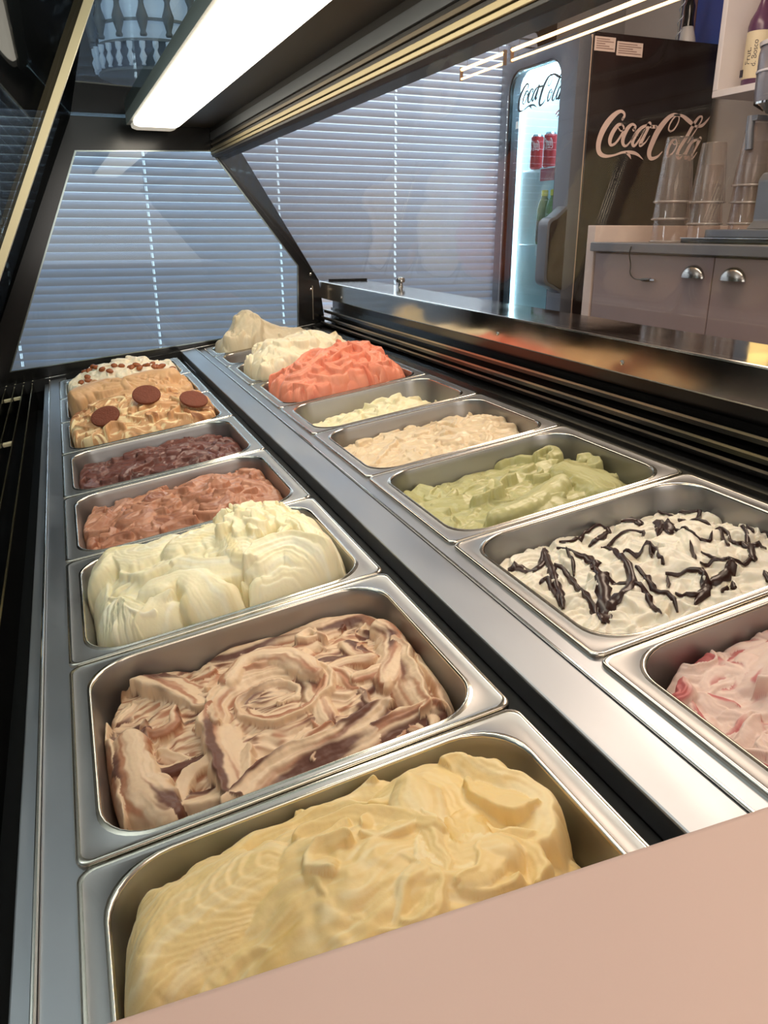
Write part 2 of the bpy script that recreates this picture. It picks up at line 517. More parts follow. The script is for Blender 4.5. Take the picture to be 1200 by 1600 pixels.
LOGO = [
  ((2.235,0.434,0.0115),(2.243,0.447,0.0106),(2.237,0.459,0.0106),(2.218,0.462,0.0133),(2.189,0.445,0.0212),(2.158,0.412,0.0257),(2.136,0.373,0.0248),(2.127,0.333,0.0230),(2.136,0.305,0.0203),(2.164,0.293,0.0133),(2.206,0.297,0.0080),(2.253,0.310,0.0097),(2.296,0.311,0.0133),(2.327,0.304,0.0106),(2.360,0.285,0.0009)),
  ((2.269,0.308,0.0062),(2.287,0.298,0.0097),(2.297,0.285,0.0009)),
  ((2.234,0.416,0.0088),(2.214,0.410,0.0150),(2.193,0.384,0.0186),(2.182,0.355,0.0186),(2.188,0.336,0.0115),(2.209,0.342,0.0097),(2.232,0.369,0.0088),(2.246,0.400,0.0080),(2.234,0.416,0.0071)),
  ((2.218,0.401,0.0053),(2.232,0.390,0.0053),(2.250,0.396,0.0053)),
  ((2.296,0.397,0.0133),(2.304,0.410,0.0088),(2.285,0.417,0.0106),(2.263,0.399,0.0177),(2.247,0.366,0.0186),(2.249,0.342,0.0142),(2.266,0.335,0.0088),(2.290,0.359,0.0053),(2.308,0.386,0.0027)),
  ((2.363,0.418,0.0088),(2.333,0.405,0.0142),(2.309,0.380,0.0177),(2.296,0.351,0.0168),(2.306,0.336,0.0106),(2.328,0.359,0.0088),(2.355,0.402,0.0071)),
  ((2.373,0.422,0.0195),(2.359,0.394,0.0186),(2.344,0.363,0.0186),(2.336,0.340,0.0150),(2.359,0.350,0.0062),(2.381,0.378,0.0018)),
  ((2.384,0.412,0.0133),(2.409,0.413,0.0133)),
  ((2.486,0.398,0.0071),(2.474,0.407,0.0066),(2.481,0.432,0.0066),(2.502,0.457,0.0062),(2.521,0.456,0.0062),(2.521,0.436,0.0062),(2.504,0.408,0.0066),(2.486,0.398,0.0062)),
  ((2.524,0.462,0.0080),(2.490,0.462,0.0133),(2.457,0.441,0.0203),(2.421,0.399,0.0257),(2.399,0.355,0.0248),(2.386,0.314,0.0221),(2.398,0.291,0.0159),(2.430,0.298,0.0097),(2.455,0.320,0.0027)),
  ((2.496,0.462,0.0062),(2.535,0.461,0.0115),(2.568,0.447,0.0177),(2.597,0.432,0.0150),(2.618,0.424,0.0097),(2.649,0.428,0.0124),(2.675,0.450,0.0071),(2.687,0.466,0.0009)),
  ((2.518,0.372,0.0071),(2.497,0.359,0.0115),(2.482,0.327,0.0133),(2.486,0.302,0.0106),(2.510,0.316,0.0071),(2.527,0.347,0.0062),(2.518,0.372,0.0053)),
  ((2.499,0.359,0.0044),(2.513,0.349,0.0044),(2.532,0.356,0.0035)),
  ((2.627,0.423,0.0053),(2.642,0.445,0.0062),(2.644,0.461,0.0071),(2.627,0.459,0.0097),(2.603,0.429,0.0150),(2.574,0.380,0.0159),(2.546,0.340,0.0159),(2.534,0.308,0.0142),(2.550,0.296,0.0088),(2.577,0.324,0.0027)),
  ((2.627,0.420,0.0044),(2.604,0.388,0.0053),(2.583,0.358,0.0053)),
  ((2.635,0.374,0.0080),(2.606,0.361,0.0133),(2.583,0.324,0.0159),(2.581,0.297,0.0115),(2.605,0.312,0.0080),(2.630,0.355,0.0053)),
  ((2.648,0.377,0.0177),(2.631,0.347,0.0168),(2.613,0.317,0.0168),(2.602,0.294,0.0142),(2.622,0.300,0.0062),(2.641,0.324,0.0018)),
]
# ------------------------------------------------------------------ shared materials
STEEL = mat('brushed_steel', (190, 190, 192), 0.40, 1.0, noise=0.04, nscale=30, rvar=0.04)
STEEL_PAN = mat('pan_steel', (166, 165, 165), 0.42, 1.0, noise=0.05, nscale=14, rvar=0.05)
STEEL_BAR = mat('worn_steel', (168, 171, 177), 0.40, 1.0, noise=0.08, nscale=25, stretch=(1, .25, 1), rvar=0.06)
MIRROR = mat('polished_steel', (205, 200, 192), 0.10, 1.0, noise=0.05, nscale=6, rvar=0.05)
CHROME = mat('chrome', (225, 222, 215), 0.08, 1.0)
BLACK = mat('black_plastic', (16, 16, 18), 0.35)
BLACKM = mat('black_matte', (10, 10, 11), 0.7)
BLACKG = mat('black_enamel', (14, 13, 13), 0.18)
GLASS = glass_mat('clear_glass')
PINK = mat('pink_laminate', (216, 186, 174), 0.5, noise=0.015, nscale=8)

# ------------------------------------------------------------------ the room
XR, YB, XL, YF = 2.75, 3.74, -2.6, -2.6
H = 2.6
b = MB().box((XL, YF, -0.1), (XR, YB, 0.0))
tag(b.build('floor', mat('dark_floor', (70, 52, 42), 0.4, noise=0.1)), kind='structure')
b = MB().box((XL, YF, H), (XR, YB, H + 0.1))
tag(b.build('ceiling', mat('ceiling_paint', (225, 215, 205), 0.9)), kind='structure')
b = MB().box((XL - 0.1, YF, 0), (XL, YB, H))
tag(b.build('wall_left', mat('pale_blue_wall', (186, 194, 205), 0.8)), kind='structure')
b = MB().box((XR, YF, 0), (XR + 0.1, YB, H))
tag(b.build('wall_right', mat('taupe_wall', (186, 172, 162), 0.8)), kind='structure')
b = MB().box((XL, YF - 0.1, 0), (XR, YF, H))
tag(b.build('wall_front', mat('dim_wall', (120, 105, 95), 0.8)), kind='structure')
WX0, WX1, WZ0, WZ1 = -0.28, 2.16, 0.35, 2.15
b = MB()
b.box((XL, YB, 0), (WX0, YB + 0.12, H))
b.box((WX1, YB, 0), (XR + 0.1, YB + 0.12, H))
b.box((WX0, YB, 0), (WX1, YB + 0.12, WZ0))
b.box((WX0, YB, WZ1), (WX1, YB + 0.12, H))
tag(b.build('wall_back', mat('dim_back_wall', (150, 142, 136), 0.8)), kind='structure')
b = MB().ring([(WX0, WZ0), (WX1, WZ0), (WX1, WZ1), (WX0, WZ1)],
              [(WX0 + .06, WZ0 + .06), (WX1 - .06, WZ0 + .06), (WX1 - .06, WZ1 - .06), (WX0 + .06, WZ1 - .06)], 'y', YB + 0.02, YB + 0.08)
win = tag(b.build('window_1', mat('window_frame', (200, 200, 200), 0.5)), kind='structure')
MB().box((WX0 + .06, YB + .045, WZ0 + .06), (WX1 - .06, YB + .051, WZ1 - .06)).build('pane', GLASS, win)
# added panels that darken the left view, and the door frame right of the blind
b = MB().box((XL + .01, 3.58, zz(0.43)), (0.70, 3.60, zz(0.95)))
tag(b.build('trim_1', mat('added_dark_panel', (22, 20, 19), 0.6)), kind='structure')
b = MB().box((XL + .01, 3.58, 0.001), (-0.33, 3.60, zz(0.43)))  # second added panel, darkens the lower left view
tag(b.build('trim_5', MATS['added_dark_panel']), kind='structure')
b = MB().box((2.22, 3.69, zz(0.2)), (2.33, 3.738, H - 0.005))
tag(b.build('trim_2', mat('dark_post', (34, 24, 22), 0.5)), kind='structure')
b = MB().box((2.735, 3.22, zz(0.6)), (2.749, 3.30, H - 0.005))
tag(b.build('trim_3', mat('brown_trim', (120, 86, 84), 0.6)), kind='structure')
b = MB().box((2.735, 2.90, zz(0.6)), (2.749, 3.215, H - 0.005))
tag(b.build('trim_4', mat('blue_panel', (40, 72, 150), 0.5)), kind='structure')

# venetian blind: every slat a part
blind = thing('venetian_blind', 'white horizontal venetian blind covering the whole back window', 'blind', (0.6, 3.66, zz(1.05)))
SLAT = slat_mat()
HOLES = [-0.19, 0.378, 0.94, 1.495, 2.06]
xs = [-0.30]
for hx in HOLES:
    xs += [hx - 0.005, hx + 0.005]
xs.append(2.205)
tilt = math.radians(53)
sec = []
for k in range(6):
    s = (k / 5 - 0.5) * 0.040
    c = 0.0030 * (1 - (2 * k / 5 - 1) ** 2)
    sec.append((-s * math.cos(tilt) * 1.0 + c * -math.sin(tilt), -s * math.sin(tilt) * -1.0 + c * math.cos(tilt)))
# s<0 is the lower, room-side edge
sec = [(-(-0.5 + k / 5) * -0.040 * math.cos(tilt) - 0.0035 * (1 - (2 * k / 5 - 1) ** 2) * math.sin(tilt),
        (-0.5 + k / 5) * 0.040 * math.sin(tilt) + 0.0035 * (1 - (2 * k / 5 - 1) ** 2) * math.cos(tilt)) for k in range(6)]
v = [(x, y, z) for x in xs for (y, z) in sec]
f = []
for i in range(len(xs) - 1):
    hole = i % 2 == 1
    for k in range(5):
        if hole and k in (1, 2, 3):
            continue
        f.append((i * 6 + k, (i + 1) * 6 + k, (i + 1) * 6 + k + 1, i * 6 + k + 1))
slat_me = pydata('slat', v, f, True)
slat_me.materials.append(SLAT)
PITCH_S = 0.0330
for i in range(54):
    link('slat', slat_me, None, blind, Matrix.Translation((0, 3.66, zz(1.02 - i * PITCH_S))))
MB().box((-0.31, 3.64, zz(1.04)), (2.215, 3.685, zz(1.085))).build('head_rail', mat('rail_white', (210, 210, 212), 0.4), blind)
for hx in HOLES:
    MB().tube([(hx, 3.672, zz(1.04)), (hx, 3.672, zz(-0.76))], 0.0012, 5).build('cord', mat('cord_white', (225, 228, 232), 0.7), blind)
MB().box((-0.30, 3.645, zz(-0.80)), (2.205, 3.675, zz(-0.78))).build('bottom_rail', MATS['rail_white'], blind)
# ------------------------------------------------------------------ the gelato display case
Y0, Y1 = 0.19, 2.52
case = thing('gelato_display_case', 'long refrigerated gelato display case with black frame, glass sides and two rows of steel tubs', 'display case', (0.3, 1.35, 0))


def dk(u, h=0.0):
    """deck coordinates (u across, h above the deck) -> x, z in the room"""
    return (u * math.cos(DECK_TILT) - h * math.sin(DECK_TILT), CZ - 0.4 + u * math.sin(DECK_TILT) + h * math.cos(DECK_TILT))


def deck_bar(name, u0, u1, h0, h1, m, y0=Y0, y1=Y1, bevel=0.0015):
    return MB().box((u0, y0, h0), (u1, y1, h1)).build(name, m, case, DECK, bevel)


# steel work between and around the two rows of tubs
deck_bar('rail', -0.0635, -0.020, -0.020, -0.004, STEEL_BAR)
deck_bar('rail_edge', -0.0665, -0.0635, -0.030, 0.001, CHROME, bevel=0.001)
deck_bar('rail_flange', -0.082, -0.0665, -0.030, -0.012, STEEL_BAR)
deck_bar('gap_channel', 0.285, 0.3205, -0.030, -0.022, BLACKM, bevel=0)
bar = MB()
bar.box((0.3205, Y0, -0.022), (0.3640, Y1, 0.0045))
divider = bar.build('divider_bar', STEEL_BAR, case, DECK, 0.002)
deck_bar('divider_lip', 0.3640, 0.3665, -0.022, 0.0065, CHROME, bevel=0.0008)
deck_bar('divider_ledge', 0.3665, 0.3990, -0.022, -0.004, STEEL_BAR)
deck_bar('side_shelf', 0.7090, 0.8100, -0.020, -0.004, BLACKG)
deck_bar('side_lip', 0.7420, 0.7445, -0.004, 0.0005, mat('dull_chrome', (150, 145, 138), 0.25, 1.0), bevel=0)
deck_bar('well_floor', -0.075, 0.81, -0.150, -0.140, BLACKM, bevel=0)
deck_bar('far_trim', -0.24, 0.80, -0.030, 0.004, BLACKM, 2.500, 2.512)
deck_bar('far_trim_edge', -0.24, 0.76, 0.004, 0.006, CHROME, 2.500, 2.503, bevel=0)

# air grille along the customer glass: long blades with cream spacer blocks
for u in (-0.112, -0.1365, -0.161, -0.1855):
    deck_bar('grille_blade', u - 0.0012, u + 0.0012, -0.055, -0.001, BLACKG, Y0, 2.49, 0)
    deck_bar('blade_edge', u - 0.0012, u + 0.0012, -0.001, 0.0006, mat('blade_rim', (196, 178, 132), 0.25, 1.0), Y0, 2.49, 0)  # gold colour stands for light caught on the blade edges
CREAM_PL = mat('cream_plastic', (206, 194, 158), 0.5)
for y in (2.33, 1.81, 1.29, 0.77):
    for u in (-0.1365, -0.161):
        m = MB()
        m.box((u - 0.022, y - 0.008, -0.010), (u - 0.0015, y + 0.008, -0.003))
        m.box((u - 0.0062, y - 0.06, -0.030), (u - 0.0016, y + 0.008, -0.010))
        m.build('spacer', CREAM_PL, case, DECK, 0.001)
deck_bar('grille_pit', -0.215, -0.082, -0.090, -0.080, BLACKM, Y0, 2.49, 0)
deck_bar('grille_frame', -0.222, -0.206, -0.080, 0.002, BLACKG, Y0, 2.50)

# stepped black sliding-door track on the staff side
tr = MB()
tr.prism([(0.800, zz(-0.300)), (0.86, zz(-0.300)), (0.86, zz(-0.206)), (0.806, zz(-0.206)), (0.806, zz(-0.232)), (0.800, zz(-0.232))], 'y', Y0, 2.50)
tr.build('track_wall', BLACKG, case)
LINE = mat('track_line', (176, 166, 150), 0.28, 1.0)
for z0, d in ((-0.2370, 0.775), (-0.2570, 0.768), (-0.2730, 0.765)):
    MB().box((d, Y0, zz(z0 - 0.010)), (0.802, 2.495, zz(z0))).build('track_rib', BLACKG, case)
    MB().box((d - 0.0012, Y0, zz(z0 - 0.0035)), (d, 2.495, zz(z0))).build('track_edge', LINE, case)
# stainless ledge over the track, with polished front and top
MB().box((0.770, Y0, zz(-0.204)), (0.928, Y1, zz(-0.152))).build('ledge', MIRROR, case, None, 0.003)
for y in (1.36, 0.98, 2.30):
    MB().lathe([(0.004, 0), (0.0036, 0.0015), (0.0015, 0.0025)], n=10, M=Matrix.Translation((0.770, y, zz(-0.186))) @ Matrix.Rotation(-math.pi / 2, 4, 'Y')).build('screw', CHROME, case)
MB().box((0.80, 2.508, zz(-0.152)), (0.928, 2.519, zz(-0.146))).build('ledge_slot', BLACKM, case)
# body below
BODY = mat('case_body', (222, 196, 186), 0.5)
MB().prism([(-0.26, 0.08), (0.90, 0.08), (0.90, zz(-0.206)), (0.87, zz(-0.206)), (0.87, 0.12), (-0.225, 0.12), (-0.225, zz(-0.46)), (-0.26, zz(-0.44))], 'y', Y0, Y1).build('body_shell', BODY, case)
MB().box((-0.26, Y1 - 0.004, 0.08), (0.90, Y1 + 0.02, zz(-0.42))).build('end_plate', BLACKM, case)
MB().box((-0.22, Y0 + 0.02, 0.0), (0.86, Y1 - 0.02, 0.08)).build('plinth', BLACKM, case)

# far end: black frame around a clear pane
IN = [(-0.168, zz(-0.385)), (0.080, zz(0.206)), (0.452, zz(0.218)), (0.700, zz(-0.104)), (0.694, zz(-0.293))]
OUT = [(-0.262, zz(-0.445)), (0.055, zz(0.292)), (0.492, zz(0.292)), (0.766, zz(-0.149)), (0.790, zz(-0.330))]
MB().ring(OUT, IN, 'y', 2.512, 2.530).build('end_frame', BLACKG, case)
MB().prism(IN, 'y', 2.517, 2.523).build('end_pane', glass_mat('end_glass', (216, 223, 226), 0.55), case)
MB().ring(IN, [(x + 0.0035 * sx, z + 0.0035 * sz) for (x, z), sx, sz in zip(IN, (1.5, 1, -1, -1, -1), (1, -1, -1, 0, 1))], 'y', 2.5105, 2.512).build('pane_edge', mat('pane_rim', (150, 160, 158), 0.2, 1.0), case)
MB().box((0.7425, 2.5095, zz(-0.27)), (0.7445, 2.512, zz(-0.165))).build('frame_seam', LINE, case)
for x, z in ((0.738, -0.130), (0.738, -0.176)):
    MB().lathe([(0.0045, 0), (0.004, 0.003), (0.002, 0.004)], n=10, M=Matrix.Translation((x, 2.512, zz(z))) @ Matrix.Rotation(math.pi / 2, 4, 'X')).build('frame_screw', CHROME, case)

# customer glass (two panes meeting at a bright edge strip), staff glass, top glass
def slope_pane(x0, z0, x1, z1, ya, yb, t=0.005):
    d = Vector((x1 - x0, 0, z1 - z0)).normalized()
    n = Vector((-d.z, 0, d.x)) * t
    m = MB()
    m.prism([(x0, z0), (x1, z1), (x1 + n.x, z1 + n.z), (x0 + n.x, z0 + n.z)], 'y', ya, yb)
    return m
FG = glass_mat('customer_glass', (226, 233, 233), 0.05)
slope_pane(-0.255, zz(-0.425), 0.078, zz(0.288), 1.223, 2.510).build('front_pane', FG, case)
slope_pane(-0.255, zz(-0.425), 0.078, zz(0.288), Y0 + 0.0, 1.191).build('front_pane', FG, case)
slope_pane(-0.255, zz(-0.425), 0.078, zz(0.288), 1.192, 1.222, -0.010).build('pane_strip', mat('glass_edge', (206, 194, 156), 0.35, 0.8), case)
slope_pane(0.462, zz(0.206), 0.764, zz(-0.150), Y0 + 0.01, 2.508, 0.004).build('staff_pane', glass_mat('staff_glass', (246, 246, 246), 0.25), case)
MB().box((0.078, Y0 + 0.30, zz(0.290)), (0.500, 2.53, zz(0.297))).build('top_pane', glass_mat('top_glass', (214, 228, 230), 0.35), case)
# aluminium beam above the staff glass, with its grooves
GOLD = mat('beam_champagne', (176, 162, 128), 0.5, 1.0, noise=0.04, stretch=(1, 0.05, 1))
GREYB = mat('beam_grey', (120, 124, 128), 0.4, 0.6)
DARKB = mat('beam_dark', (44, 40, 36), 0.5, 0.2)
def beam(name, z0, z1, x0, m):
    MB().box((x0, Y0 + 0.35, zz(z0)), (0.505, 2.508, zz(z1))).build(name, m, case, None, 0.0008)
beam('beam_base', 0.2000, 0.2055, 0.452, DARKB)
beam('beam_strip', 0.2055, 0.2120, 0.449, GOLD)
beam('beam_groove', 0.2120, 0.2140, 0.453, DARKB)
beam('beam_strip', 0.2140, 0.2220, 0.449, GOLD)
beam('beam_groove', 0.2220, 0.2300, 0.455, DARKB)
beam('beam_strip', 0.2300, 0.2365, 0.451, mat('beam_brown', (118, 106, 88), 0.4, 0.8))
beam('beam_groove', 0.2365, 0.2440, 0.455, DARKB)
beam('beam_face', 0.2440, 0.2640, 0.450, GREYB)
beam('beam_top', 0.2640, 0.2895, 0.452, DARKB)

MB().box((0.3465, Y0 + 0.35, zz(0.276)), (0.4515, 2.508, zz(0.2885))).build('canopy_panel', mat('canopy_dark', (58, 54, 48), 0.4, 0.3), case)
# light bar under the top glass
MB().box((0.212, 0.55, zz(0.262)), (0.345, 2.395, zz(0.2885))).build('light_housing', mat('housing_grey', (150, 150, 140), 0.4, 0.5), case)
LED = mat('led_diffuser', (255, 252, 240), 0.4, emit=(255, 246, 226), estr=LED_STRENGTH)
MB().prism([(0.221, zz(0.263)), (0.223, zz(0.253)), (0.235, zz(0.249)), (0.322, zz(0.249)), (0.334, zz(0.253)), (0.336, zz(0.263))], 'y', 0.56, 2.300).build('light_diffuser', LED, case, None)
MB().prism([(0.221, zz(0.263)), (0.223, zz(0.253)), (0.235, zz(0.249)), (0.322, zz(0.249)), (0.334, zz(0.253)), (0.336, zz(0.263))], 'y', 2.300, 2.380).build('light_end_cap', mat('end_cap', (226, 222, 204), 0.3, emit=(255, 246, 226), estr=0.35), case, None, 0.002)

# pink counter at the near end
counter = thing('pink_counter', 'pale pink counter top at the near end of the display case', 'counter', (0.4, -0.1, 0))
MB().box((-0.8, -0.55, zz(-0.230)), (1.25, 0.172, zz(-0.200))).build('top_slab', PINK, counter, None, 0.004, True, 3)
MB().box((-0.74, -0.50, 0.0), (1.2, 0.150, zz(-0.230))).build('cabinet_body', BODY, counter)

# ------------------------------------------------------------------ steel tubs
def rrect(x0, y0, x1, y1, r, n=8):
    pts = []
    for cx, cy, a0 in ((x1 - r, y1 - r, 0), (x0 + r, y1 - r, 90), (x0 + r, y0 + r, 180), (x1 - r, y0 + r, 270)):
        for k in range(n + 1):
            a = math.radians(a0 + 90 * k / n)
            pts.append((cx + r * math.cos(a), cy + r * math.sin(a)))
    return pts


PW_, SIDE, FRONT = 0.341, 0.021, 0.0125


def pan_mesh(D):
    W = PW_
    g = 0.0012
    rings = []
    def ring(ix, iy, r, z):
        rings.append([(x, y, z) for x, y in rrect(ix, iy, W - ix, D - iy, r)])
    ring(g + .0005, g + .0005, .010, -.0075)
    ring(g, g, .010, -.002)
    ring(g + .0006, g + .0006, .010, -.0004)
    ring(g + .002, g + .002, .010, .0004)
    ring(g + .0042, g + .0042, .010, -.0002)
    ring(g + .006, g + .006, .012, -.0008)
    ring(SIDE - .004, FRONT - .003, .042, -.0008)
    ring(SIDE - .0022, FRONT - .0018, .043, .0004)
    ring(SIDE - .0008, FRONT - .0006, .044, .0000)
    ring(SIDE, FRONT, .045, -.0020)
    ring(SIDE + .001, FRONT + .001, .045, -.010)
    ring(SIDE + .010, FRONT + .009, .042, -.108)
    ring(SIDE + .014, FRONT + .013, .040, -.116)
    ring(SIDE + .022, FRONT + .021, .036, -.118)
    n = len(rings[0])
    v = [p for r in rings for p in r]
    f = []
    for i in range(len(rings) - 1):
        for k in range(n):
            f.append((i * n + k, i * n + (k + 1) % n, (i + 1) * n + (k + 1) % n, (i + 1) * n + k))
    f.append(tuple((len(rings) - 1) * n + k for k in range(n)))
    me = pydata('gelato_pan', v, f, True)
    me.materials.append(STEEL_PAN)
    me.materials.append(mat('rolled_edge', (214, 208, 196), 0.16, 1.0))
    for i in (0, 1, 2, 3, 6, 7, 8):
        for k in range(n):
            me.polygons[i * n + k].material_index = 1
    return me


UL, UR = -0.0407, 0.3873
# key, row u, front y, depth, label of the tub
PANS = [
    ('vanilla', UL, 0.1860, .2806, 'steel tub of pale yellow gelato nearest the pink counter'),
    ('swirl', UL, 0.4666, .2806, 'steel tub of cream gelato swirled with brown, left row'),
    ('cream', UL, 0.7472, .2806, 'steel tub with a high heap of creamy white gelato, left row'),
    ('brown', UL, 1.0278, .2806, 'steel tub of milk chocolate gelato behind the creamy white heap'),
    ('choc', UL, 1.3084, .2806, 'steel tub of dark chocolate gelato in front of the cookie gelato'),
    ('cookie', UL, 1.5890, .2806, 'steel tub of caramel gelato topped with three round brown cookies'),
    ('coffee', UL, 1.8696, .2806, 'steel tub of smooth coffee coloured gelato behind the cookies'),
    ('nuts', UL, 2.1502, .2806, 'farthest tub of the left row, white gelato with caramelised nuts'),
    ('strawberry', UR, 0.2030, .2806, 'steel tub of pink and white rippled gelato at right front'),
    ('stracc', UR, 0.4836, .2806, 'steel tub of white gelato drizzled with dark chocolate'),
    ('green', UR, 0.7642, .2806, 'steel tub of pistachio green gelato in the right row'),
    ('tan', UR, 1.0448, .2806, 'steel tub of beige gelato behind the green one'),
    ('white', UR, 1.3254, .2350, 'half-empty steel tub of white gelato in front of the salmon heap'),
    ('salmon', UR, 1.5604, .2800, 'steel tub heaped with salmon pink gelato'),
    ('lobed', UR, 1.8404, .2800, 'steel tub heaped with ivory gelato behind the salmon one'),
    ('caramel', UR, 2.1204, .1950, 'nearly empty narrow steel tub with caramel traces, right row'),
    ('beige', UR, 2.3154, .1800, 'farthest tub of the right row, heaped with greyish beige gelato'),
]
pan_me = {}
for key, u, y, D, lab in PANS:
    if D not in pan_me:
        pan_me[D] = pan_mesh(D)
    o = link('gelato_pan', pan_me[D], None, None, DECK @ Matrix.Translation((u, y, 0)))
    tag(o, lab, 'tub', 'steel gelato tubs in the case')
# ------------------------------------------------------------------ gelato: layered spatula lobes on a height field
def _h(ix, iy, s):
    n = (ix.astype(np.int64) * 374761393 + iy.astype(np.int64) * 668265263 + s * 974711) & 0xffffffff
    n = ((n ^ (n >> 13)) * 1274126177) & 0xffffffff
    return (n ^ (n >> 16)) & 0xffff


def pn(x, y, s=0):
    """2-D gradient noise, about -1..1"""
    x = np.asarray(x, float)
    y = np.asarray(y, float)
    xi, yi = np.floor(x), np.floor(y)
    fx, fy = x - xi, y - yi
    u = fx * fx * fx * (fx * (fx * 6 - 15) + 10)
    v = fy * fy * fy * (fy * (fy * 6 - 15) + 10)
    def g(dx, dy):
        a = _h(xi + dx, yi + dy, s) * (2 * np.pi / 65536)
        return np.cos(a) * (fx - dx) + np.sin(a) * (fy - dy)
    a, b_ = g(0, 0), g(1, 0)
    c, d = g(0, 1), g(1, 1)
    return 1.5 * ((a + u * (b_ - a)) * (1 - v) + (c + u * (d - c)) * v)


def sstep(a, b_, x):
    t = np.clip((x - a) / (b_ - a), 0, 1)
    return t * t * (3 - 2 * t)


class Gel:
    def __init__(self, D, step, seed):
        self.D, self.W, self.seed = D, PW_, seed
        nx, ny = int(0.302 / step), int((D - 0.022) / step)
        s, t = np.meshgrid(np.linspace(-1, 1, nx), np.linspace(-1, 1, ny), indexing='ij')
        k = 0.17
        self.X = self.W / 2 + (self.W / 2 - SIDE - .0008) * s * np.sqrt(1 - k * t * t * s * s) * np.sqrt(1 - 0.16 * t ** 8 * s ** 4)
        self.Y = D / 2 + (D / 2 - FRONT - .0008) * t * np.sqrt(1 - k * s * s * t * t) * np.sqrt(1 - 0.16 * s ** 8 * t ** 4)
        self.edge = np.minimum((1 - np.abs(s)) * 0.149, (1 - np.abs(t)) * (D / 2 - .0125))
        self.s, self.t = s, t
        self.rng = random.Random(seed)
        self.nl = 0

    def base(self, level, gauss=(), rough=.004):
        X, Y = self.X, self.Y
        H = np.full(X.shape, level)
        for cx, cy, sx, sy, a in gauss:
            H = H + a * np.exp(-(np.abs((X - cx) / sx) ** 2.6) - (np.abs((Y - cy) / sy) ** 2.6))
        self.B = H.copy()
        wx = X + .010 * pn(X * 28, Y * 28, self.seed + 1)
        wy = Y + .010 * pn(X * 28, Y * 28, self.seed + 2)
        self.H = H + rough * pn(wx * 40, wy * 60, self.seed + 3) + rough * .5 * pn(wx * 90, wy * 130, self.seed + 4) - .004
        self.C = pn(wx * 60, wy * 240, self.seed + 5)
        self.K = pn(wx * 22, wy * 30, self.seed + 6)
        self.wX = X + .0035 * pn(X * 45, Y * 45, self.seed + 7) + .0012 * pn(X * 130, Y * 130, self.seed + 17)
        self.wY = Y + .0035 * pn(X * 45, Y * 45, self.seed + 8) + .0012 * pn(X * 130, Y * 130, self.seed + 18)

    def at(self, x, y, A=None):
        A = self.B if A is None else A
        i = np.argmin((self.X - x) ** 2 + (self.Y - y) ** 2)
        return float(A.flat[i])

    def lobe(self, pts, z, w, p=2.0, stri=.0005, sf=300, rip=0.0, rf=400, hh=None, lip=0.0, asym=None):
        self.nl += 1
        sd = self.seed * 131 + self.nl * 17
        n = max(8, 4 * len(pts))
        P = catmull(pts, n)
        hh = w * 0.75 if hh is None else hh
        if asym is None:
            asym = (0, 1, -1, 1)[(sd // 17) % 4] if not rip else 0
        if (sd // 7) % 10 < 3:
            stri = stri * 2.2
        m = w * 1.15 + .005
        sel = (self.X > P[:, 0].min() - m) & (self.X < P[:, 0].max() + m) & (self.Y > P[:, 1].min() - m) & (self.Y < P[:, 1].max() + m)
        if not sel.any():
            return
        X, Y = self.wX[sel], self.wY[sel]
        L = np.concatenate([[0], np.cumsum(np.linalg.norm(np.diff(P[:, :2], axis=0), axis=1))])
        best = np.full(X.shape, 1e9)
        tt = np.zeros(X.shape)
        sg = np.zeros(X.shape)
        for i in range(n - 1):
            a, b_ = P[i], P[i + 1]
            d = b_ - a
            l2 = d @ d + 1e-12
            u = np.clip(((X - a[0]) * d[0] + (Y - a[1]) * d[1]) / l2, 0, 1)
            ex, ey = X - a[0] - u * d[0], Y - a[1] - u * d[1]
            dd = ex * ex + ey * ey
            k = dd < best
            best = np.where(k, dd, best)
            tt = np.where(k, L[i] + u * (L[i + 1] - L[i]), tt)
            sg = np.where(k, np.sign(d[0] * ey - d[1] * ex), sg)
        d = np.sqrt(best)
        T = tt / L[-1]
        wt = w * (0.62 + 0.38 * np.sqrt(np.clip(np.sin(np.pi * T), 0, 1))) * (1 + .18 * pn(tt * 60, sg * 3 + .5, sd))
        r = np.clip(d / wt, 0, 1)
        prof = np.sqrt(np.clip(1 - r ** p, 0, 1))
        zl = np.interp(T, np.linspace(0, 1, len(z)), z) if isinstance(z, (list, tuple)) else z
        side = sg * d
        if asym:
            # a folded sheet: one side slopes up gently, the other breaks off in a crisp edge
            q = np.clip(asym * side / wt, -1, 1)
            fold = np.where(q < .70, np.clip((q + 1) / 1.70, 0, 1) ** .85, np.sqrt(np.clip(1 - ((q - .70) / .30) ** 2, 0, 1)))
            prof = fold * np.sqrt(np.clip(1 - r ** 8, 0, 1))
        st = pn(side * sf, tt * 9, sd + 1) + .4 * pn(side * sf * 2.0, tt * 12, sd + 2)
        zn = zl - hh * (1 - prof) + stri * st * prof
        if rip:
            ph = rf * (tt - 3.0 * side * side / w) + 1.6 * pn(side * 30, tt * 30, sd + 3)
            saw = np.mod(ph / (2 * np.pi), 1.0)
            zn = zn + rip * (np.where(saw < .75, saw / .75, (1 - saw) / .25) - .5) * prof * (0.6 + .5 * pn(side * 40, tt * 25, sd + 4))
        if lip:
            zn = zn + lip * np.exp(-((sg * r - .78) / .14) ** 2)
        Hs = self.H[sel]
        win = (zn > Hs) & (r < 1)
        Hs = np.where(win, zn, Hs)
        self.H[sel] = Hs
        c = pn(side * 95 + sd % 7, tt * 11, sd + 5) + .45 * pn(side * 260, tt * 16, sd + 6)
        self.C[sel] = np.where(win, c, self.C[sel])
        kk = pn(side * 60 + sd % 13, tt * 14, sd + 7) + ((sd * 7919) % 100 / 100 - .5) * .9
        self.K[sel] = np.where(win, kk, self.K[sel])

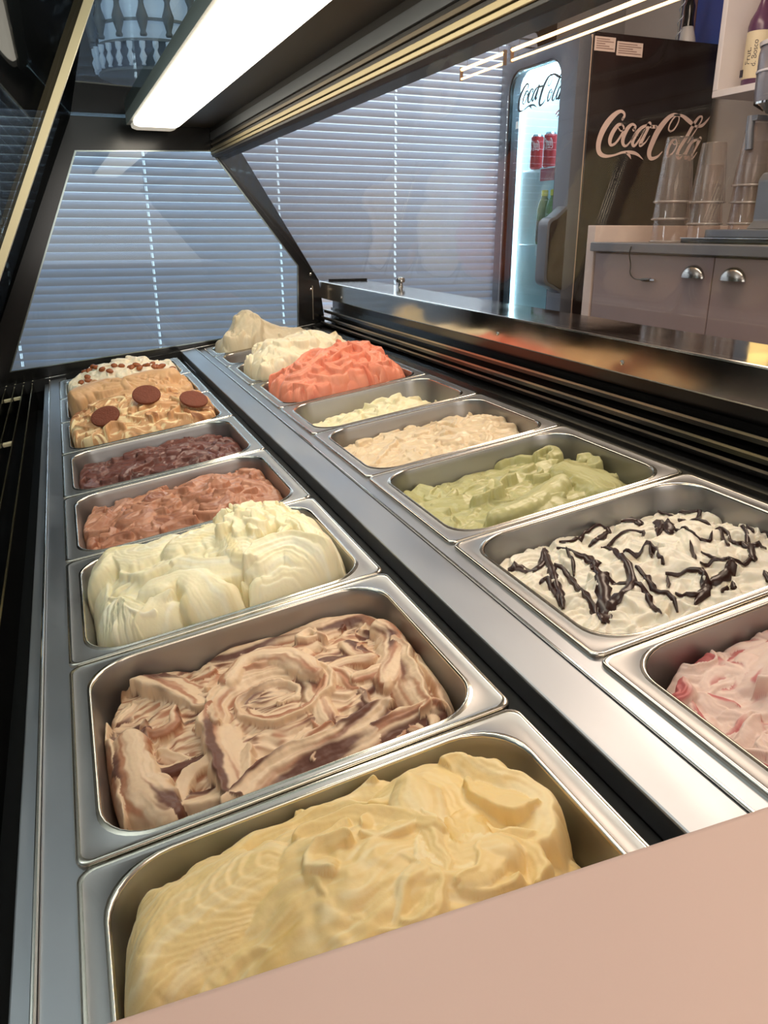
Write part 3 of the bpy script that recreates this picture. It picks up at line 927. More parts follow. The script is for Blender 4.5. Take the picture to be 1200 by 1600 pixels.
    def scatter(self, n, w, ln, ang=0.0, spread=0.9, lift=(-.002, .008), box=(0.03, .97, .03, .97), stri=.0008, bend=.9, p=(1.9, 2.6), rip=0.0):
        R = self.rng
        for _ in range(n):
            x = self.W * (box[0] + (box[1] - box[0]) * R.random())
            y = self.D * (box[2] + (box[3] - box[2]) * R.random())
            a = ang + R.gauss(0, spread)
            L = R.uniform(*ln)
            k = R.gauss(0, bend)
            ww = R.uniform(*w)
            pts = []
            for i in range(5):
                t = i / 4 - .5
                aa = a + k * t * 2
                pts.append((x + L * t * math.cos(aa), y + L * t * math.sin(aa) + L * .18 * k * t * t))
            z = [self.at(px, py) + R.uniform(*lift) for px, py in pts[::2]]
            self.lobe(pts, z, ww, R.uniform(*p), stri * R.uniform(.5, 1.5), R.uniform(220, 420), rip if R.random() < .35 else 0, R.uniform(420, 700))

    def finish(self, key, label, cols, mix=(.0, .6), kmix=None, drop=(.030, .016), fine=.00012, group=None, m=None, smooth=1, floor=-.110):
        X, Y = self.X, self.Y
        H = self.H
        for _ in range(smooth):
            Q = np.pad(H, 1, mode='edge')
            H = (Q[1:-1, 1:-1] * 4 + Q[:-2, 1:-1] + Q[2:, 1:-1] + Q[1:-1, :-2] + Q[1:-1, 2:]) / 8
        H = H + fine * pn(X * 300, Y * 300, self.seed + 9)
        ew = drop[1] * (1 + .5 * pn(X * 30, Y * 30, self.seed + 11))
        e = np.clip(self.edge / ew, 0, 1)
        H = H - drop[0] * (1 - np.sqrt(np.clip(1 - (1 - e) ** 2, 0, 1)))
        H = np.maximum(H, floor)
        H[0, :] -= .02
        H[-1, :] -= .02
        H[:, 0] -= .02
        H[:, -1] -= .02
        self.H = H
        c0, c1, c2 = [np.array(s2l(tuple(v / 255 for v in c))) for c in cols]
        a = sstep(mix[0], mix[1], self.C)[..., None]
        C = c0 + (c1 - c0) * a
        if kmix:
            q = sstep(kmix[0], kmix[1], self.K + .35 * self.C)[..., None]
            C = C + (c2 - C) * q
        nx, ny = X.shape
        me = bpy.data.meshes.new('gelato')
        idx = np.arange(nx * ny).reshape(nx, ny)
        F = np.stack([idx[:-1, :-1], idx[1:, :-1], idx[1:, 1:], idx[:-1, 1:]], -1).reshape(-1, 4)
        me.vertices.add(nx * ny)
        me.vertices.foreach_set('co', np.stack([X, Y, H], -1).reshape(-1).astype(np.float32))
        me.loops.add(F.size)
        me.loops.foreach_set('vertex_index', F.reshape(-1).astype(np.int32))
        me.polygons.add(len(F))
        me.polygons.foreach_set('loop_start', np.arange(0, F.size, 4, dtype=np.int32))
        me.polygons.foreach_set('loop_total', np.full(len(F), 4, dtype=np.int32))
        me.polygons.foreach_set('use_smooth', np.ones(len(F), dtype=bool))
        me.update(calc_edges=True)
        at = me.color_attributes.new('Col', 'FLOAT_COLOR', 'POINT')
        at.data.foreach_set('color', np.concatenate([C, np.ones(C.shape[:2] + (1,))], -1).reshape(-1).astype(np.float32))
        u, y = next((p[1], p[2]) for p in PANS if p[0] == key)
        o = link('gelato', me, m or GELMAT, None, DECK @ Matrix.Translation((u, y, 0)))
        tag(o, label, 'ice cream')
        self.M = DECK @ Matrix.Translation((u, y, 0))
        return o


GELMAT = gelato_mat('gelato')
GELWET = gelato_mat('gelato_glossy', 0.30)
DD = dict((p[0], p[3]) for p in PANS)
HALF = math.pi / 2

# --- left row
g = Gel(DD['vanilla'], .00095, 11)
g.base(-.034, [(.10, .14, .11, .13, .050), (.20, .15, .09, .09, .040), (.25, .12, .06, .07, .02)], .003)
g.scatter(26, (.014, .028), (.05, .11), .9, .8, (-.008, .002), (.05, .95, .05, .95))
for pts, z, w, kw in STROKES['vanilla']:
    g.lobe(pts, z + .006, w, **kw)
g.scatter(10, (.006, .010), (.03, .06), .9, .6, (.0, .006), (.35, .8, .45, .85))
g.finish('vanilla', 'pale yellow vanilla coloured gelato in the tub nearest the pink counter', ((238, 211, 150), (244, 225, 178), (232, 198, 126)), (-.1, .8), (.35, .9), (.045, .028), m=GELMAT)

g = Gel(DD['swirl'], .00095, 23)
g.base(-.034, [(.17, .13, .15, .12, .020)], .004)
g.scatter(40, (.010, .018), (.05, .10), .6, 1.2, (-.006, .003), stri=.0011)
for pts, z, w, kw in STROKES['swirl']:
    g.lobe(pts, [q + .008 for q in z] if isinstance(z, tuple) else z + .008, w, **dict(dict(stri=.0006, lip=.0016), **kw))
g.scatter(16, (.004, .009), (.03, .07), .5, 1.2, (.004, .009), stri=.0012, bend=1.4)
g.finish('swirl', 'cream gelato with brown chocolate swirls in the second tub of the left row', ((228, 200, 168), (178, 124, 94), (104, 64, 50)), (-.15, .55), (.12, .58), (.022, .010), m=GELMAT)

g = Gel(DD['cream'], .00095, 37)
g.base(-.026, [(.16, .15, .15, .11, .056), (.25, .15, .06, .09, .014)], .004)
g.scatter(36, (.014, .026), (.05, .10), .7, .8, (-.006, .004))
for pts, z, w, kw in STROKES['cream']:
    g.lobe([(x, y) for x, y in pts], z, w, **kw)
g.scatter(95, (.005, .012), (.012, .035), .5, 1.5, (.008, .024), (.58, .94, .15, .85), stri=.0008)
g.finish('cream', 'high heap of creamy white gelato in the left row', ((246, 236, 200), (249, 243, 218), (242, 226, 176)), (-.1, .8), (.45, 1.0), (.050, .040), m=GELMAT)

g = Gel(DD['brown'], .0013, 41)
g.base(-.028, [(.15, .14, .15, .12, .020), (.25, .16, .07, .08, .012)], .004)
g.scatter(70, (.009, .020), (.04, .10), .35, .7, (-.004, .006), stri=.0012)
g.scatter(24, (.004, .009), (.03, .07), .35, .6, (.003, .009), stri=.001)
g.finish('brown', 'milk chocolate brown gelato behind the creamy white heap', ((178, 124, 98), (198, 148, 120), (150, 96, 74)), (-.1, .8), (.35, .9), (.020, .010), m=GELWET)

g = Gel(DD['choc'], .0014, 53)
g.base(-.028, [(.17, .14, .15, .12, .020)], .004)
g.scatter(80, (.007, .016), (.04, .08), .35, .8, (-.004, .008), stri=.0012)
g.finish('choc', 'dark chocolate gelato in front of the cookie gelato', ((104, 62, 54), (120, 74, 64), (80, 46, 40)), (-.1, .8), (.35, .9), (.020, .010), m=GELWET)

g = Gel(DD['cookie'], .0013, 61)
g.base(-.004, [(.16, .15, .16, .14, .042), (.17, .20, .09, .06, .010)], .004)
g.scatter(60, (.007, .016), (.04, .10), .3, .9, (-.003, .008), stri=.0014)
g.scatter(26, (.003, .006), (.04, .09), .4, .9, (.006, .012), stri=.0010, bend=1.6)
cookie_gel = g
g.finish('cookie', 'caramel and cream rippled gelato under three round cookies', ((204, 156, 110), (240, 218, 172), (146, 94, 58)), (.08, .42), (.40, .75), (.030, .014), m=GELMAT)

g = Gel(DD['coffee'], .0016, 71)
g.base(-.010, [(.16, .12, .15, .12, .056), (.09, .12, .06, .08, .014)], .003)
g.scatter(36, (.014, .026), (.05, .10), .2, .8, (-.004, .006))
g.lobe([(.045, .06), (.08, .10), (.12, .12)], .056, .048, 2.2, .0003, asym=0)
g.lobe([(.17, .12), (.22, .13), (.27, .11)], .052, .040, 2.2, .0003, asym=0)
g.scatter(30, (.005, .010), (.02, .05), .5, 1.4, (.002, .008), (.45, .9, .1, .9))
g.finish('coffee', 'smooth light coffee coloured gelato heaped behind the cookies', ((206, 164, 120), (216, 176, 134), (180, 130, 88)), (-.1, .8), (.5, 1.0), (.04, .012))

g = Gel(DD['nuts'], .0016, 83)
g.base(-.014, [(.16, .13, .15, .12, .060)], .004)
g.scatter(44, (.012, .024), (.03, .07), .2, 1.4, (-.002, .008))
nut_gel = g
g.finish('nuts', 'white gelato scattered with caramelised nuts at the far end', ((236, 224, 198), (242, 233, 212), (214, 186, 146)), (-.1, .8), (.6, 1.1), (.04, .014))

# --- right row
g = Gel(DD['strawberry'], .0010, 97)
g.base(-.032, [(.17, .14, .15, .13, .024)], .004)
g.scatter(70, (.009, .020), (.05, .10), -.7, .8, (-.004, .006), stri=.0011, bend=1.3)
g.lobe([(.10, .20), (.15, .22), (.20, .20), (.22, .15)], .002, .034, 3.5, .0004)
g.scatter(26, (.004, .009), (.03, .07), -.6, .8, (.004, .009), stri=.001, bend=1.6)
g.finish('strawberry', 'white gelato with pink fruit ripple in the tub at right front', ((228, 200, 188), (234, 210, 198), (192, 104, 104)), (-.2, .6), (.20, .62), (.022, .010), m=GELMAT)

g = Gel(DD['stracc'], .0010, 103)
g.base(-.038, [(.17, .13, .17, .14, .020), (.20, .14, .09, .07, .010)], .006)
g.scatter(100, (.009, .018), (.02, .05), .3, 1.5, (-.003, .007), stri=.0010, bend=.6, p=(2.2, 3.6))
stracc_gel = g
stracc = g.finish('stracc', 'white gelato covered in dark chocolate drizzle', ((238, 230, 212), (243, 237, 222), (224, 212, 188)), (-.1, .8), (.4, 1.0), (.018, .008), fine=.0003)

g = Gel(DD['green'], .0010, 113)
g.base(-.040, [(.17, .14, .16, .13, .022)], .004)
g.scatter(46, (.012, .024), (.05, .11), .75, .6, (-.006, .003))
for pts, z, w, kw in STROKES['green']:
    g.lobe(pts, z + .003, w, **dict(dict(stri=.0006), **kw))
g.scatter(14, (.004, .008), (.02, .05), .8, .9, (.004, .010))
g.finish('green', 'glossy pistachio green gelato in the right row', ((184, 180, 128), (194, 190, 142), (166, 160, 104)), (-.1, .8), (.45, 1.0), (.020, .010), m=GELWET)

g = Gel(DD['tan'], .0012, 127)
g.base(-.034, [(.17, .14, .16, .13, .018), (.29, .17, .05, .06, .014)], .004)
g.scatter(60, (.010, .022), (.04, .10), .45, .8, (-.004, .005))
g.scatter(16, (.004, .009), (.02, .06), .6, 1.0, (.003, .008))
g.finish('tan', 'glossy beige gelato behind the green tub', ((222, 200, 166), (230, 210, 180), (208, 180, 144)), (-.1, .8), (.45, 1.0), (.018, .010), m=GELWET)

g = Gel(DD['white'], .0014, 131)
g.base(-.052, [(.15, .10, .15, .09, .036), (.22, .12, .07, .06, .018)], .005)
g.scatter(60, (.007, .016), (.03, .08), .4, .8, (-.003, .008))
g.finish('white', 'small bank of white gelato in the half-empty tub before the salmon heap', ((234, 224, 186), (240, 232, 200), (222, 204, 156)), (-.1, .8), (.5, 1.0), (.03, .014))

g = Gel(DD['salmon'], .0011, 139)
g.base(-.020, [(.17, .13, .16, .14, .074), (.10, .10, .07, .07, .008), (.22, .17, .08, .08, .022)], .004)
g.scatter(54, (.012, .026), (.05, .12), .8, .9, (-.006, .008), stri=.0010, bend=1.4)
g.scatter(34, (.005, .010), (.04, .09), .9, .8, (.006, .014), stri=.0010, bend=1.8)
g.finish('salmon', 'big folded heap of salmon pink gelato', ((230, 142, 114), (236, 158, 130), (214, 116, 90)), (-.1, .8), (.45, 1.0), (.05, .024), m=GELMAT)

g = Gel(DD['lobed'], .0014, 149)
g.base(-.022, [(.15, .13, .15, .13, .088), (.08, .10, .05, .07, .010), (.24, .15, .06, .07, .020)], .003)
g.scatter(34, (.018, .034), (.05, .10), .9, .8, (-.006, .008), stri=.0008)
g.finish('lobed', 'tall ivory white gelato heap behind the salmon one', ((232, 220, 190), (238, 228, 202), (216, 198, 160)), (-.1, .8), (.5, 1.0), (.07, .018))

g = Gel(DD['caramel'], .0018, 157)
g.base(-.070, [(.14, .09, .10, .05, .020), (.26, .12, .05, .05, .045)], .004)
g.scatter(26, (.008, .018), (.03, .07), .4, .9, (-.003, .008))
g.finish('caramel', 'low caramel coloured rest of gelato in the narrow far tub', ((176, 130, 88), (196, 156, 114), (146, 100, 62)), (-.1, .8), (.4, 1.0), (.03, .012))

g = Gel(DD['beige'], .0016, 163)
g.base(-.030, [(.10, .09, .09, .08, .070), (.13, .10, .04, .06, .030), (.22, .09, .12, .07, .060)], .003)
g.scatter(26, (.014, .028), (.04, .09), .4, .8, (-.006, .006))
g.finish('beige', 'greyish beige gelato heap in the farthest tub of the right row', ((212, 198, 168), (220, 208, 182), (196, 178, 144)), (-.1, .8), (.5, 1.0), (.06, .016))

# dark chocolate drizzle lying on the white gelato (a part of it)
PW[stracc.name] = stracc_gel.M
CHOC = mat('dark_chocolate', (50, 27, 22), 0.28)
for row in DRIZZLE:
    v, f = [], []
    P = catmull(row, 4 * (len(row) - 1) + 1)
    n = len(P)
    for i in range(n):
        d = P[min(i + 1, n - 1)][:2] - P[max(i - 1, 0)][:2]
        d /= np.linalg.norm(d) + 1e-9
        nn = np.array([-d[1], d[0]])
        w = P[i][2] * (2.5 if 0 < i < n - 1 else 0.7) * (1 + .25 * math.sin(i * 2.3 + row[0][0] * 900))
        for q, hq in ((-1, -.0012), (-.7, .0010), (0, .0019), (.7, .0010), (1, -.0012)):
            x, y = P[i][:2] + nn * w * q * .5
            v.append((x, y, stracc_gel.at(x, y, stracc_gel.H) + hq + .0022))
    for i in range(n - 1):
        for q in range(4):
            f.append((i * 5 + q, i * 5 + q + 1, i * 5 + 5 + q + 1, i * 5 + 5 + q))
    f += [(0, 1, 2, 3, 4), tuple((n - 1) * 5 + q for q in (4, 3, 2, 1, 0))]
    keep = [q for q in f if all(0.022 < v[i][0] < 0.319 and 0.014 < v[i][1] < 0.266 for i in q)]
    if len(keep) > 12:
        used = sorted({i for q in keep for i in q})
        ix = {a: k for k, a in enumerate(used)}
        link('chocolate_drizzle', pydata('chocolate_drizzle', [v[a] for a in used], [tuple(ix[a] for a in q) for q in keep], True), CHOC, stracc, stracc_gel.M)

# three round cookies on the caramel gelato
COOKIE = mat('cocoa_cookie', (112, 54, 32), 0.75, noise=0.25, nscale=160, bump=.8, bscale=260)
def cookie_mesh():
    m = MB()
    m.lathe([(0.0, -.0035), (.0255, -.0035), (.0285, -.0022), (.0292, .0000), (.0285, .0022), (.0262, .0034), (.020, .0036), (.010, .0034), (0.0002, .0035)], n=36)
    return m
for (x, y, h), tl, lab in zip(COOKIES, ((30, 4), (26, -8), (24, 14)),
                              ('round brown cookie on the caramel gelato, middle one lying flat', 'round brown cookie at the left front of the caramel gelato', 'round brown cookie at the right end of the caramel gelato')):
    z = cookie_gel.at(x, y, cookie_gel.H) + .012
    M = cookie_gel.M @ Matrix.Translation((x, y, z)) @ Matrix.Rotation(math.radians(tl[0]), 4, 'X') @ Matrix.Rotation(math.radians(tl[1]), 4, 'Y')
    o = cookie_mesh().build('cookie', COOKIE, None, M, 0, True)
    tag(o, lab, 'cookie', 'cookies on the caramel gelato')

# caramelised nuts
NUT = mat('caramel_nut', (150, 82, 40), 0.25, noise=0.3, nscale=90)
nm = MB().lathe([(0.0004, -.0085), (.0040, -.0070), (.0062, -.0030), (.0064, .0010), (.0050, .0050), (.0024, .0080), (.0003, .0092)], n=10)
nut0 = None
R = random.Random(5)
for x, y, h in NUTS:
    z = nut_gel.at(x, y, nut_gel.H) + .003
    M = nut_gel.M @ Matrix.Translation((x, y, z)) @ Matrix.Rotation(R.uniform(0, 6.3), 4, 'Z') @ Matrix.Rotation(HALF + R.uniform(-.4, .4), 4, 'X') @ Matrix.Diagonal((1.3, 1.0, R.uniform(1.1, 1.45), 1))
    if nut0 is None:
        nut0 = nm.build('candied_nut', NUT, None, M, 0, True)
        o = nut0
    else:
        o = nut0.copy()
        COL.objects.link(o)
        o.matrix_basis = M
    tag(o, 'glossy brown caramelised nut on the white far-left gelato', 'nut', 'caramelised nuts on the white gelato')
# ------------------------------------------------------------------ drinks fridge
FY0, FY1, FX0, FX1, FT = 3.0, 3.60, 2.065, 2.69, zz(0.738)
fridge = thing('drinks_fridge', 'tall black drinks fridge with a lit glass door and white lettering on its side', 'fridge', (2.38, 3.3, 0))
FBLK = mat('fridge_black', (34, 23, 20), 0.22, noise=0.06)
FGREY = mat('fridge_grey', (102, 104, 111), 0.38, 0.35)
FWHITE = mat('fridge_liner', (222, 238, 242), 0.35)
MB().box((FX0, FY0, 0.06), (FX1, FY0 + .025, FT)).build('side_panel', FBLK, fridge, None, .003)
MB().box((FX0, FY1 - .025, 0.06), (FX1, FY1, FT)).build('side_panel', FBLK, fridge, None, .003)
MB().box((FX0, FY0 + .0255, FT - .03), (FX1, FY1 - .0255, FT)).build('top_panel', FBLK, fridge)
MB().box((FX0, FY0 + .0255, 0.06), (FX1, FY1 - .0255, 0.25)).build('base_panel', FBLK, fridge)
MB().box((FX1 - .05, FY0 + .0255, 0.2505), (FX1 - .01, FY1 - .0255, FT - .031)).build('back_liner', FWHITE, fridge)
m = MB()
m.box((FX0 + .01, FY0 + .026, 0.2505), (FX1 - .051, FY0 + .040, FT - .031))
m.box((FX0 + .01, FY1 - .040, 0.2505), (FX1 - .051, FY1 - .026, FT - .031))
m.box((FX0 + .01, FY0 + .041, FT - .05), (FX1 - .051, FY1 - .041, FT - .031))
m.build('liner', FWHITE, fridge)
MB().box((FX0 + .02, FY0 + .06, FT - .066), (FX0 + .22, FY1 - .06, FT - .051)).build('inner_lamp', mat('fridge_led', (255, 255, 255), 0.5, emit=(225, 245, 255), estr=14), fridge)
MB().box((FX0 + .012, FY1 - .056, 0.30), (FX0 + .024, FY1 - .0405, FT - .08)).build('inner_lamp', MATS['fridge_led'], fridge)
MB().box((FX0 + .012, FY0 + .0405, 0.30), (FX0 + .020, FY0 + .048, FT - .08)).build('inner_lamp', MATS['fridge_led'], fridge)  # strip added on the near side to brighten the interior
SHELFM = mat('wire_white', (228, 236, 240), 0.4)
for z in (0.268, -0.06, -0.40):
    MB().box((FX0 + .045, FY0 + .042, zz(z - .006)), (FX1 - .055, FY1 - .042, zz(z))).build('shelf', SHELFM, fridge, None, .001)
    MB().box((FX0 + .038, FY0 + .042, zz(z - .052)), (FX0 + .0445, FY1 - .20, zz(z + .004))).build('price_rail', SHELFM, fridge, None, .001)
MB().box((FX0 + .034, 3.26, zz(0.268 - .054)), (FX0 + .0375, 3.385, zz(0.268 - .003))).build('shelf_tag', mat('tag_red', (176, 52, 78), 0.4), fridge)
MB().box((FX0 + .034, 3.22, zz(-0.116)), (FX0 + .0375, 3.335, zz(-0.064))).build('shelf_tag', mat('tag_violet', (92, 96, 128), 0.4), fridge)
for k in range(26):
    MB().box((FX1 - .053, 3.40, zz(0.16 - k * .022)), (FX1 - .0505, 3.408, zz(0.166 - k * .022))).build('shelf_slot', mat('slot_dark', (70, 86, 96), 0.6), fridge)

# door: grey frame with rounded window, glass, lit edge, handle
door = MB()
oy0, oy1, oz0, oz1 = FY0 + .001, FY1 + .006, 0.10, FT - .004
def corner_loop(y0, y1, z0, z1, r, n=8):
    return rrect(y0, z0, y1, z1, r, n)
door.ring(corner_loop(oy0, oy1, oz0, oz1, .03), corner_loop(3.112, 3.535, 0.34, zz(.672), .085), 'x', 2.0, 2.058)
dr = door.build('door', FGREY, fridge, None, .004, True)
MB().prism(corner_loop(3.106, 3.541, 0.334, zz(.678), .088), 'x', 2.020, 2.026).build('door_glass', glass_mat('door_glass_clear', (232, 244, 247), 0.35), dr)
MB().ring(corner_loop(3.1125, 3.5345, 0.3405, zz(.6715), .0845), corner_loop(3.120, 3.527, 0.348, zz(.664), .078), 'x', 2.004, 2.0195).build('door_gasket', BLACKG, dr)
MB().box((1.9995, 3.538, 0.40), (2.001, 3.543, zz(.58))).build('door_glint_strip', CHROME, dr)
MB().ring([(FY0 + .004, 0.11), (FY1 - .01, 0.11), (FY1 - .01, FT - .01), (FY0 + .004, FT - .01)], [(FY0 + .03, 0.16), (FY1 - .03, 0.16), (FY1 - .03, FT - .04), (FY0 + .03, FT - .04)], 'x', 2.0585, 2.0645).build('door_seal', mat('seal_white', (196, 170, 150), 0.5), fridge)
# handle: a rounded grip that bulges from the near edge of the door
hp = []
def arc(cx, cz, r, a0, a1, n=6):
    return [(cx + r * math.cos(math.radians(a0 + (a1 - a0) * k / n)), cz + r * math.sin(math.radians(a0 + (a1 - a0) * k / n))) for k in range(n + 1)]
hp = [(2.0, zz(.100))] + arc(1.945, zz(.020), .035, 90, 180) + arc(1.945, zz(-.190), .035, 180, 270) + [(2.0, zz(-.255))]
MB().prism(hp, 'y', FY0 + .002, FY0 + .075).build('door_handle', FGREY, dr, None, .006, True)
hin = [(2.0, zz(.085))] + arc(1.955, zz(.012), .033, 90, 180) + arc(1.955, zz(-.182), .033, 180, 270) + [(2.0, zz(-.240))]
MB().prism(hin, 'y', FY0 - .0005, FY0 + .002).build('handle_side', mat('handle_dark', (42, 29, 25), .45), dr)

# lettering: the same script on the side panel, the door and the cans
LV, LF = brush(LOGO)
LETTER = mat('lettering_white', (226, 196, 182), 0.5)
pydv = [(x, FY0 - .0008, zz(z)) for x, z in LV]
link('side_lettering', pydata('side_lettering', pydv, LF), LETTER, fridge)
# door lettering is printed on the glass
def door_map(x, z):
    t = (x - 2.127) / (2.655 - 2.127)
    return (2.0192, 3.478 - t * .36, zz(0.506 + (z - .293) * .60 + t * .012))
link('door_lettering', pydata('door_lettering', [door_map(x, z) for x, z in LV], LF), mat('lettering_black', (24, 26, 34), 0.4), dr)
wf = [[(3.135 + .012 * k * math.cos(a), zz(.415) + .018 + .012 * k * math.sin(a), .0055) for a in np.linspace(math.radians(45), math.radians(135), 6)] for k in (1, 2.2, 3.4)]
wf.append([(3.131, zz(.421), .010), (3.139, zz(.421), .010)])
wv, wff = brush(wf)
link('contactless_mark', pydata('contactless_mark', [(2.0192, y, z) for y, z in wv], wff), mat('mark_red', (178, 34, 40), 0.4), dr)
MB().box((2.0188, 3.470, zz(.438)), (2.0194, 3.492, zz(.468))).build('door_sticker', mat('sticker_white', (236, 240, 240), 0.5), dr)

# two stickers on the side, with their grey lines
for x0, x1, nm in ((2.070, 2.168, 0), (2.176, 2.302, 1)):
    dz_ = -.010 * nm
    st = MB().box((x0, FY0 - .0008, zz(.672 + dz_)), (x1, FY0 - .0001, zz(.722 + dz_))).build('sticker', mat('sticker_paper', (214, 190, 176), 0.6), fridge)
    for k in range(5):
        MB().box((x0 + .008, FY0 - .0014, zz(.680 + dz_ + k * .008)), (x1 - .008 - .02 * (k % 3), FY0 - .0009, zz(.6835 + dz_ + k * .008))).build('print_line', mat('print_grey', (150, 122, 112), 0.6), st)

# cans and bottles behind the door
RED = mat('can_red', (196, 26, 36), 0.25, 0.3)
ALU = mat('can_lid', (214, 216, 220), 0.2, 1.0)
def make_can(label, x, y, z, lettered=True, rz=0.0):
    t = thing('drink_can', label, 'can', (x, y, z), 'red cans on the upper fridge shelf')
    M = Matrix.Translation((x, y, z))
    MB().lathe([(.021, 0), (.0285, .006), (.029, .010), (.029, .132), (.0275, .137)], n=28).build('can_body', RED, t, M, 0, True)
    MB().lathe([(.0275, .137), (.0245, .1445), (.0238, .1455), (.0228, .1435)], n=24).build('can_lid', ALU, t, M, 0, True)
    vv = []
    for a, c in LV:
        q = math.pi + rz + (a - 2.38) / .55 * -1.9
        vv.append((.0293 * math.cos(q), .0293 * math.sin(q), .100 + (c - .38) * .24))
    link('can_lettering', pydata('can_lettering', vv, LF), mat('can_white', (236, 226, 226), 0.4), t, M)
    return t
can_spots = [(2.12, 3.462, 'front red can at the left end of the fridge shelf'), (2.12, 3.352, 'second red can from the left on the fridge shelf'),
             (2.12, 3.242, 'red can at the right end of the fridge shelf')]
for k, (x, y, lab) in enumerate(can_spots):
    make_can(lab, x, y, zz(.2695), rz=.5)
def bottle(name, label, cat, x, y, z, prof, body_m, cap_m, lab_m, band, group=None, capz=None):
    t = thing(name, label, cat, (x, y, z), group)
    M = Matrix.Translation((x, y, z))
    MB().lathe(prof, n=24).build('bottle_body', body_m, t, M, 0, True)
    r, h = prof[-1]
    MB().lathe([(r + .002, h - .012), (r + .002, h + .012), (r * .8, h + .014)], n=18).build('bottle_cap', cap_m, t, M, 0, True)
    rb = max(p[0] for p in prof) + .0006
    MB().lathe([(rb, band[0]), (rb + .0002, band[0] + .001), (rb + .0002, band[1] - .001), (rb, band[1])], n=24).build('bottle_label', lab_m, t, M, 0, True)
    return t
GREENB = mat('green_bottle', (96, 128, 70), 0.2)
for k, (y, lab) in enumerate(((3.362, 'green bottle with a yellow cap on the middle fridge shelf, left one'), (3.290, 'green bottle with a yellow cap on the middle fridge shelf, right one'))):
    bottle('juice_bottle', lab, 'bottle', 2.115, y, zz(-.0595), [(.026, 0), (.031, .006), (.031, .15), (.024, .185), (.013, .205), (.013, .222)], GREENB, mat('cap_yellow', (222, 206, 60), .4), mat('label_brown', (96, 70, 56), .5), (.012, .105), 'juice bottles in the fridge')
for k, (y, lab) in enumerate(((3.285, 'dark brown bottle on the lowest visible fridge shelf, left one'), (3.205, 'dark brown bottle on the lowest visible fridge shelf, right one'))):
    bottle('dark_bottle', lab, 'bottle', 2.155, y, zz(-.3995), [(.028, 0), (.033, .006), (.033, .15), (.026, .19), (.013, .22), (.013, .24)], mat('cola_brown', (62, 34, 34), .2), mat('cap_red', (150, 40, 44), .4), mat('label_dull', (140, 92, 92), .5), (.07, .13), 'dark bottles in the fridge')

# things standing on the fridge
t = thing('bell_figure', 'black and white bell-shaped figure on top of the fridge', 'ornament', (2.60, 3.10, FT))
M = Matrix.Translation((2.60, 3.10, FT))
MB().lathe([(.040, 0), (.040, .010), (.034, .035), (.022, .075), (.018, .11), (.020, .15), (.012, .17)], n=24).build('bell_body', mat('ornament_white', (206, 200, 196), .4), t, M, 0, True)
MB().lathe([(.0225, .075), (.0192, .11), (.0212, .15), (.014, .172), (.004, .20)], n=24).build('bell_top', BLACKG, t, M, 0, True)
rod = thing('twisted_rod', 'bright twisted metal rod standing on the fridge by the blue panel', 'rod', (2.52, 3.06, FT))
MB().tube([(2.52, 3.06, FT), (2.535, 3.06, FT + .40)], .006, 8).build('rod_core', CHROME, rod, None, 0, True)
MB().tube([(2.52 + .015 * k / 60 + .009 * math.cos(k * .8), 3.06 + .009 * math.sin(k * .8), FT + .004 + k * .0065) for k in range(61)], .0028, 5).build('rod_twist', mat('rod_white', (235, 238, 245), .2, .6), rod, None, 0, True)

# ------------------------------------------------------------------ back counter
CX, CY1, CYN = 1.875, 2.610, 0.75
TAUPE = mat('taupe_cabinet', (150, 130, 124), 0.45, noise=0.02)
PALE = mat('pale_panel', (216, 196, 184), 0.5)
bc = thing('back_counter', 'taupe cupboard counter with cup handles along the staff wall', 'cabinet', (2.2, 1.7, 0))
MB().box((CX + .022, CYN, 0.08), (2.52, CY1, zz(-.0715))).build('carcass', TAUPE, bc)
MB().box((CX + .06, CYN, 0.0), (2.52, CY1, 0.0795)).build('plinth', BLACKM, bc)
MB().box((CX - .004, CY1 + .002, 0.0), (2.60, CY1 + .050, zz(.020))).build('end_panel', PALE, bc, None, .002)
MB().box((2.525, CYN, 0.3), (2.545, CY1 + .001, zz(.020))).build('back_upstand', PALE, bc, None, .002)
CUPH = mat('satin_nickel', (170, 165, 160), 0.22, 1.0)
ys = [CY1 - .004, 1.996, 1.382, 0.765]
for k in range(3):
    y1, y0 = ys[k] - .002, ys[k + 1] + .002
    d = MB().box((CX, y0, 0.10), (CX + .020, y1, zz(-.076))).build('cabinet_door', TAUPE, bc, None, .002)
    hy = {0: 2.078, 1: 1.909, 2: 0.86}[k]
    v, f = [], []
    n, mth = 14, 7
    for i in range(mth + 1):
        a = math.pi * .5 * i / mth
        for j in range(n + 1):
            q = math.pi * j / n
            yy = hy + .050 * math.cos(q) * math.cos(a * .0 + 0) * (1 - .0 * a)
            r = math.sin(q)
            v.append((CX - .0005 - .026 * r * math.cos(a), yy, zz(-.140) + .040 * r * math.sin(a)))
    for i in range(mth):
        for j in range(n):
            f.append((i * (n + 1) + j, i * (n + 1) + j + 1, (i + 1) * (n + 1) + j + 1, (i + 1) * (n + 1) + j))
    link('cup_handle', pydata('cup_handle', v, f, True), CUPH, d)
wt = MB().box((CX - .022, CYN, zz(-.0705)), (2.5245, CY1 + .0015, zz(-.0385)))
tag(wt.build('worktop', mat('grey_worktop', (104, 104, 108), 0.35, noise=.08, nscale=120), None, None, .003), 'dark grey worktop on the taupe cupboards', 'worktop')
cab = thing('charging_cable', 'thin black cable hanging over the taupe cupboard door', 'cable', (CX - .01, 2.35, zz(-.16)))
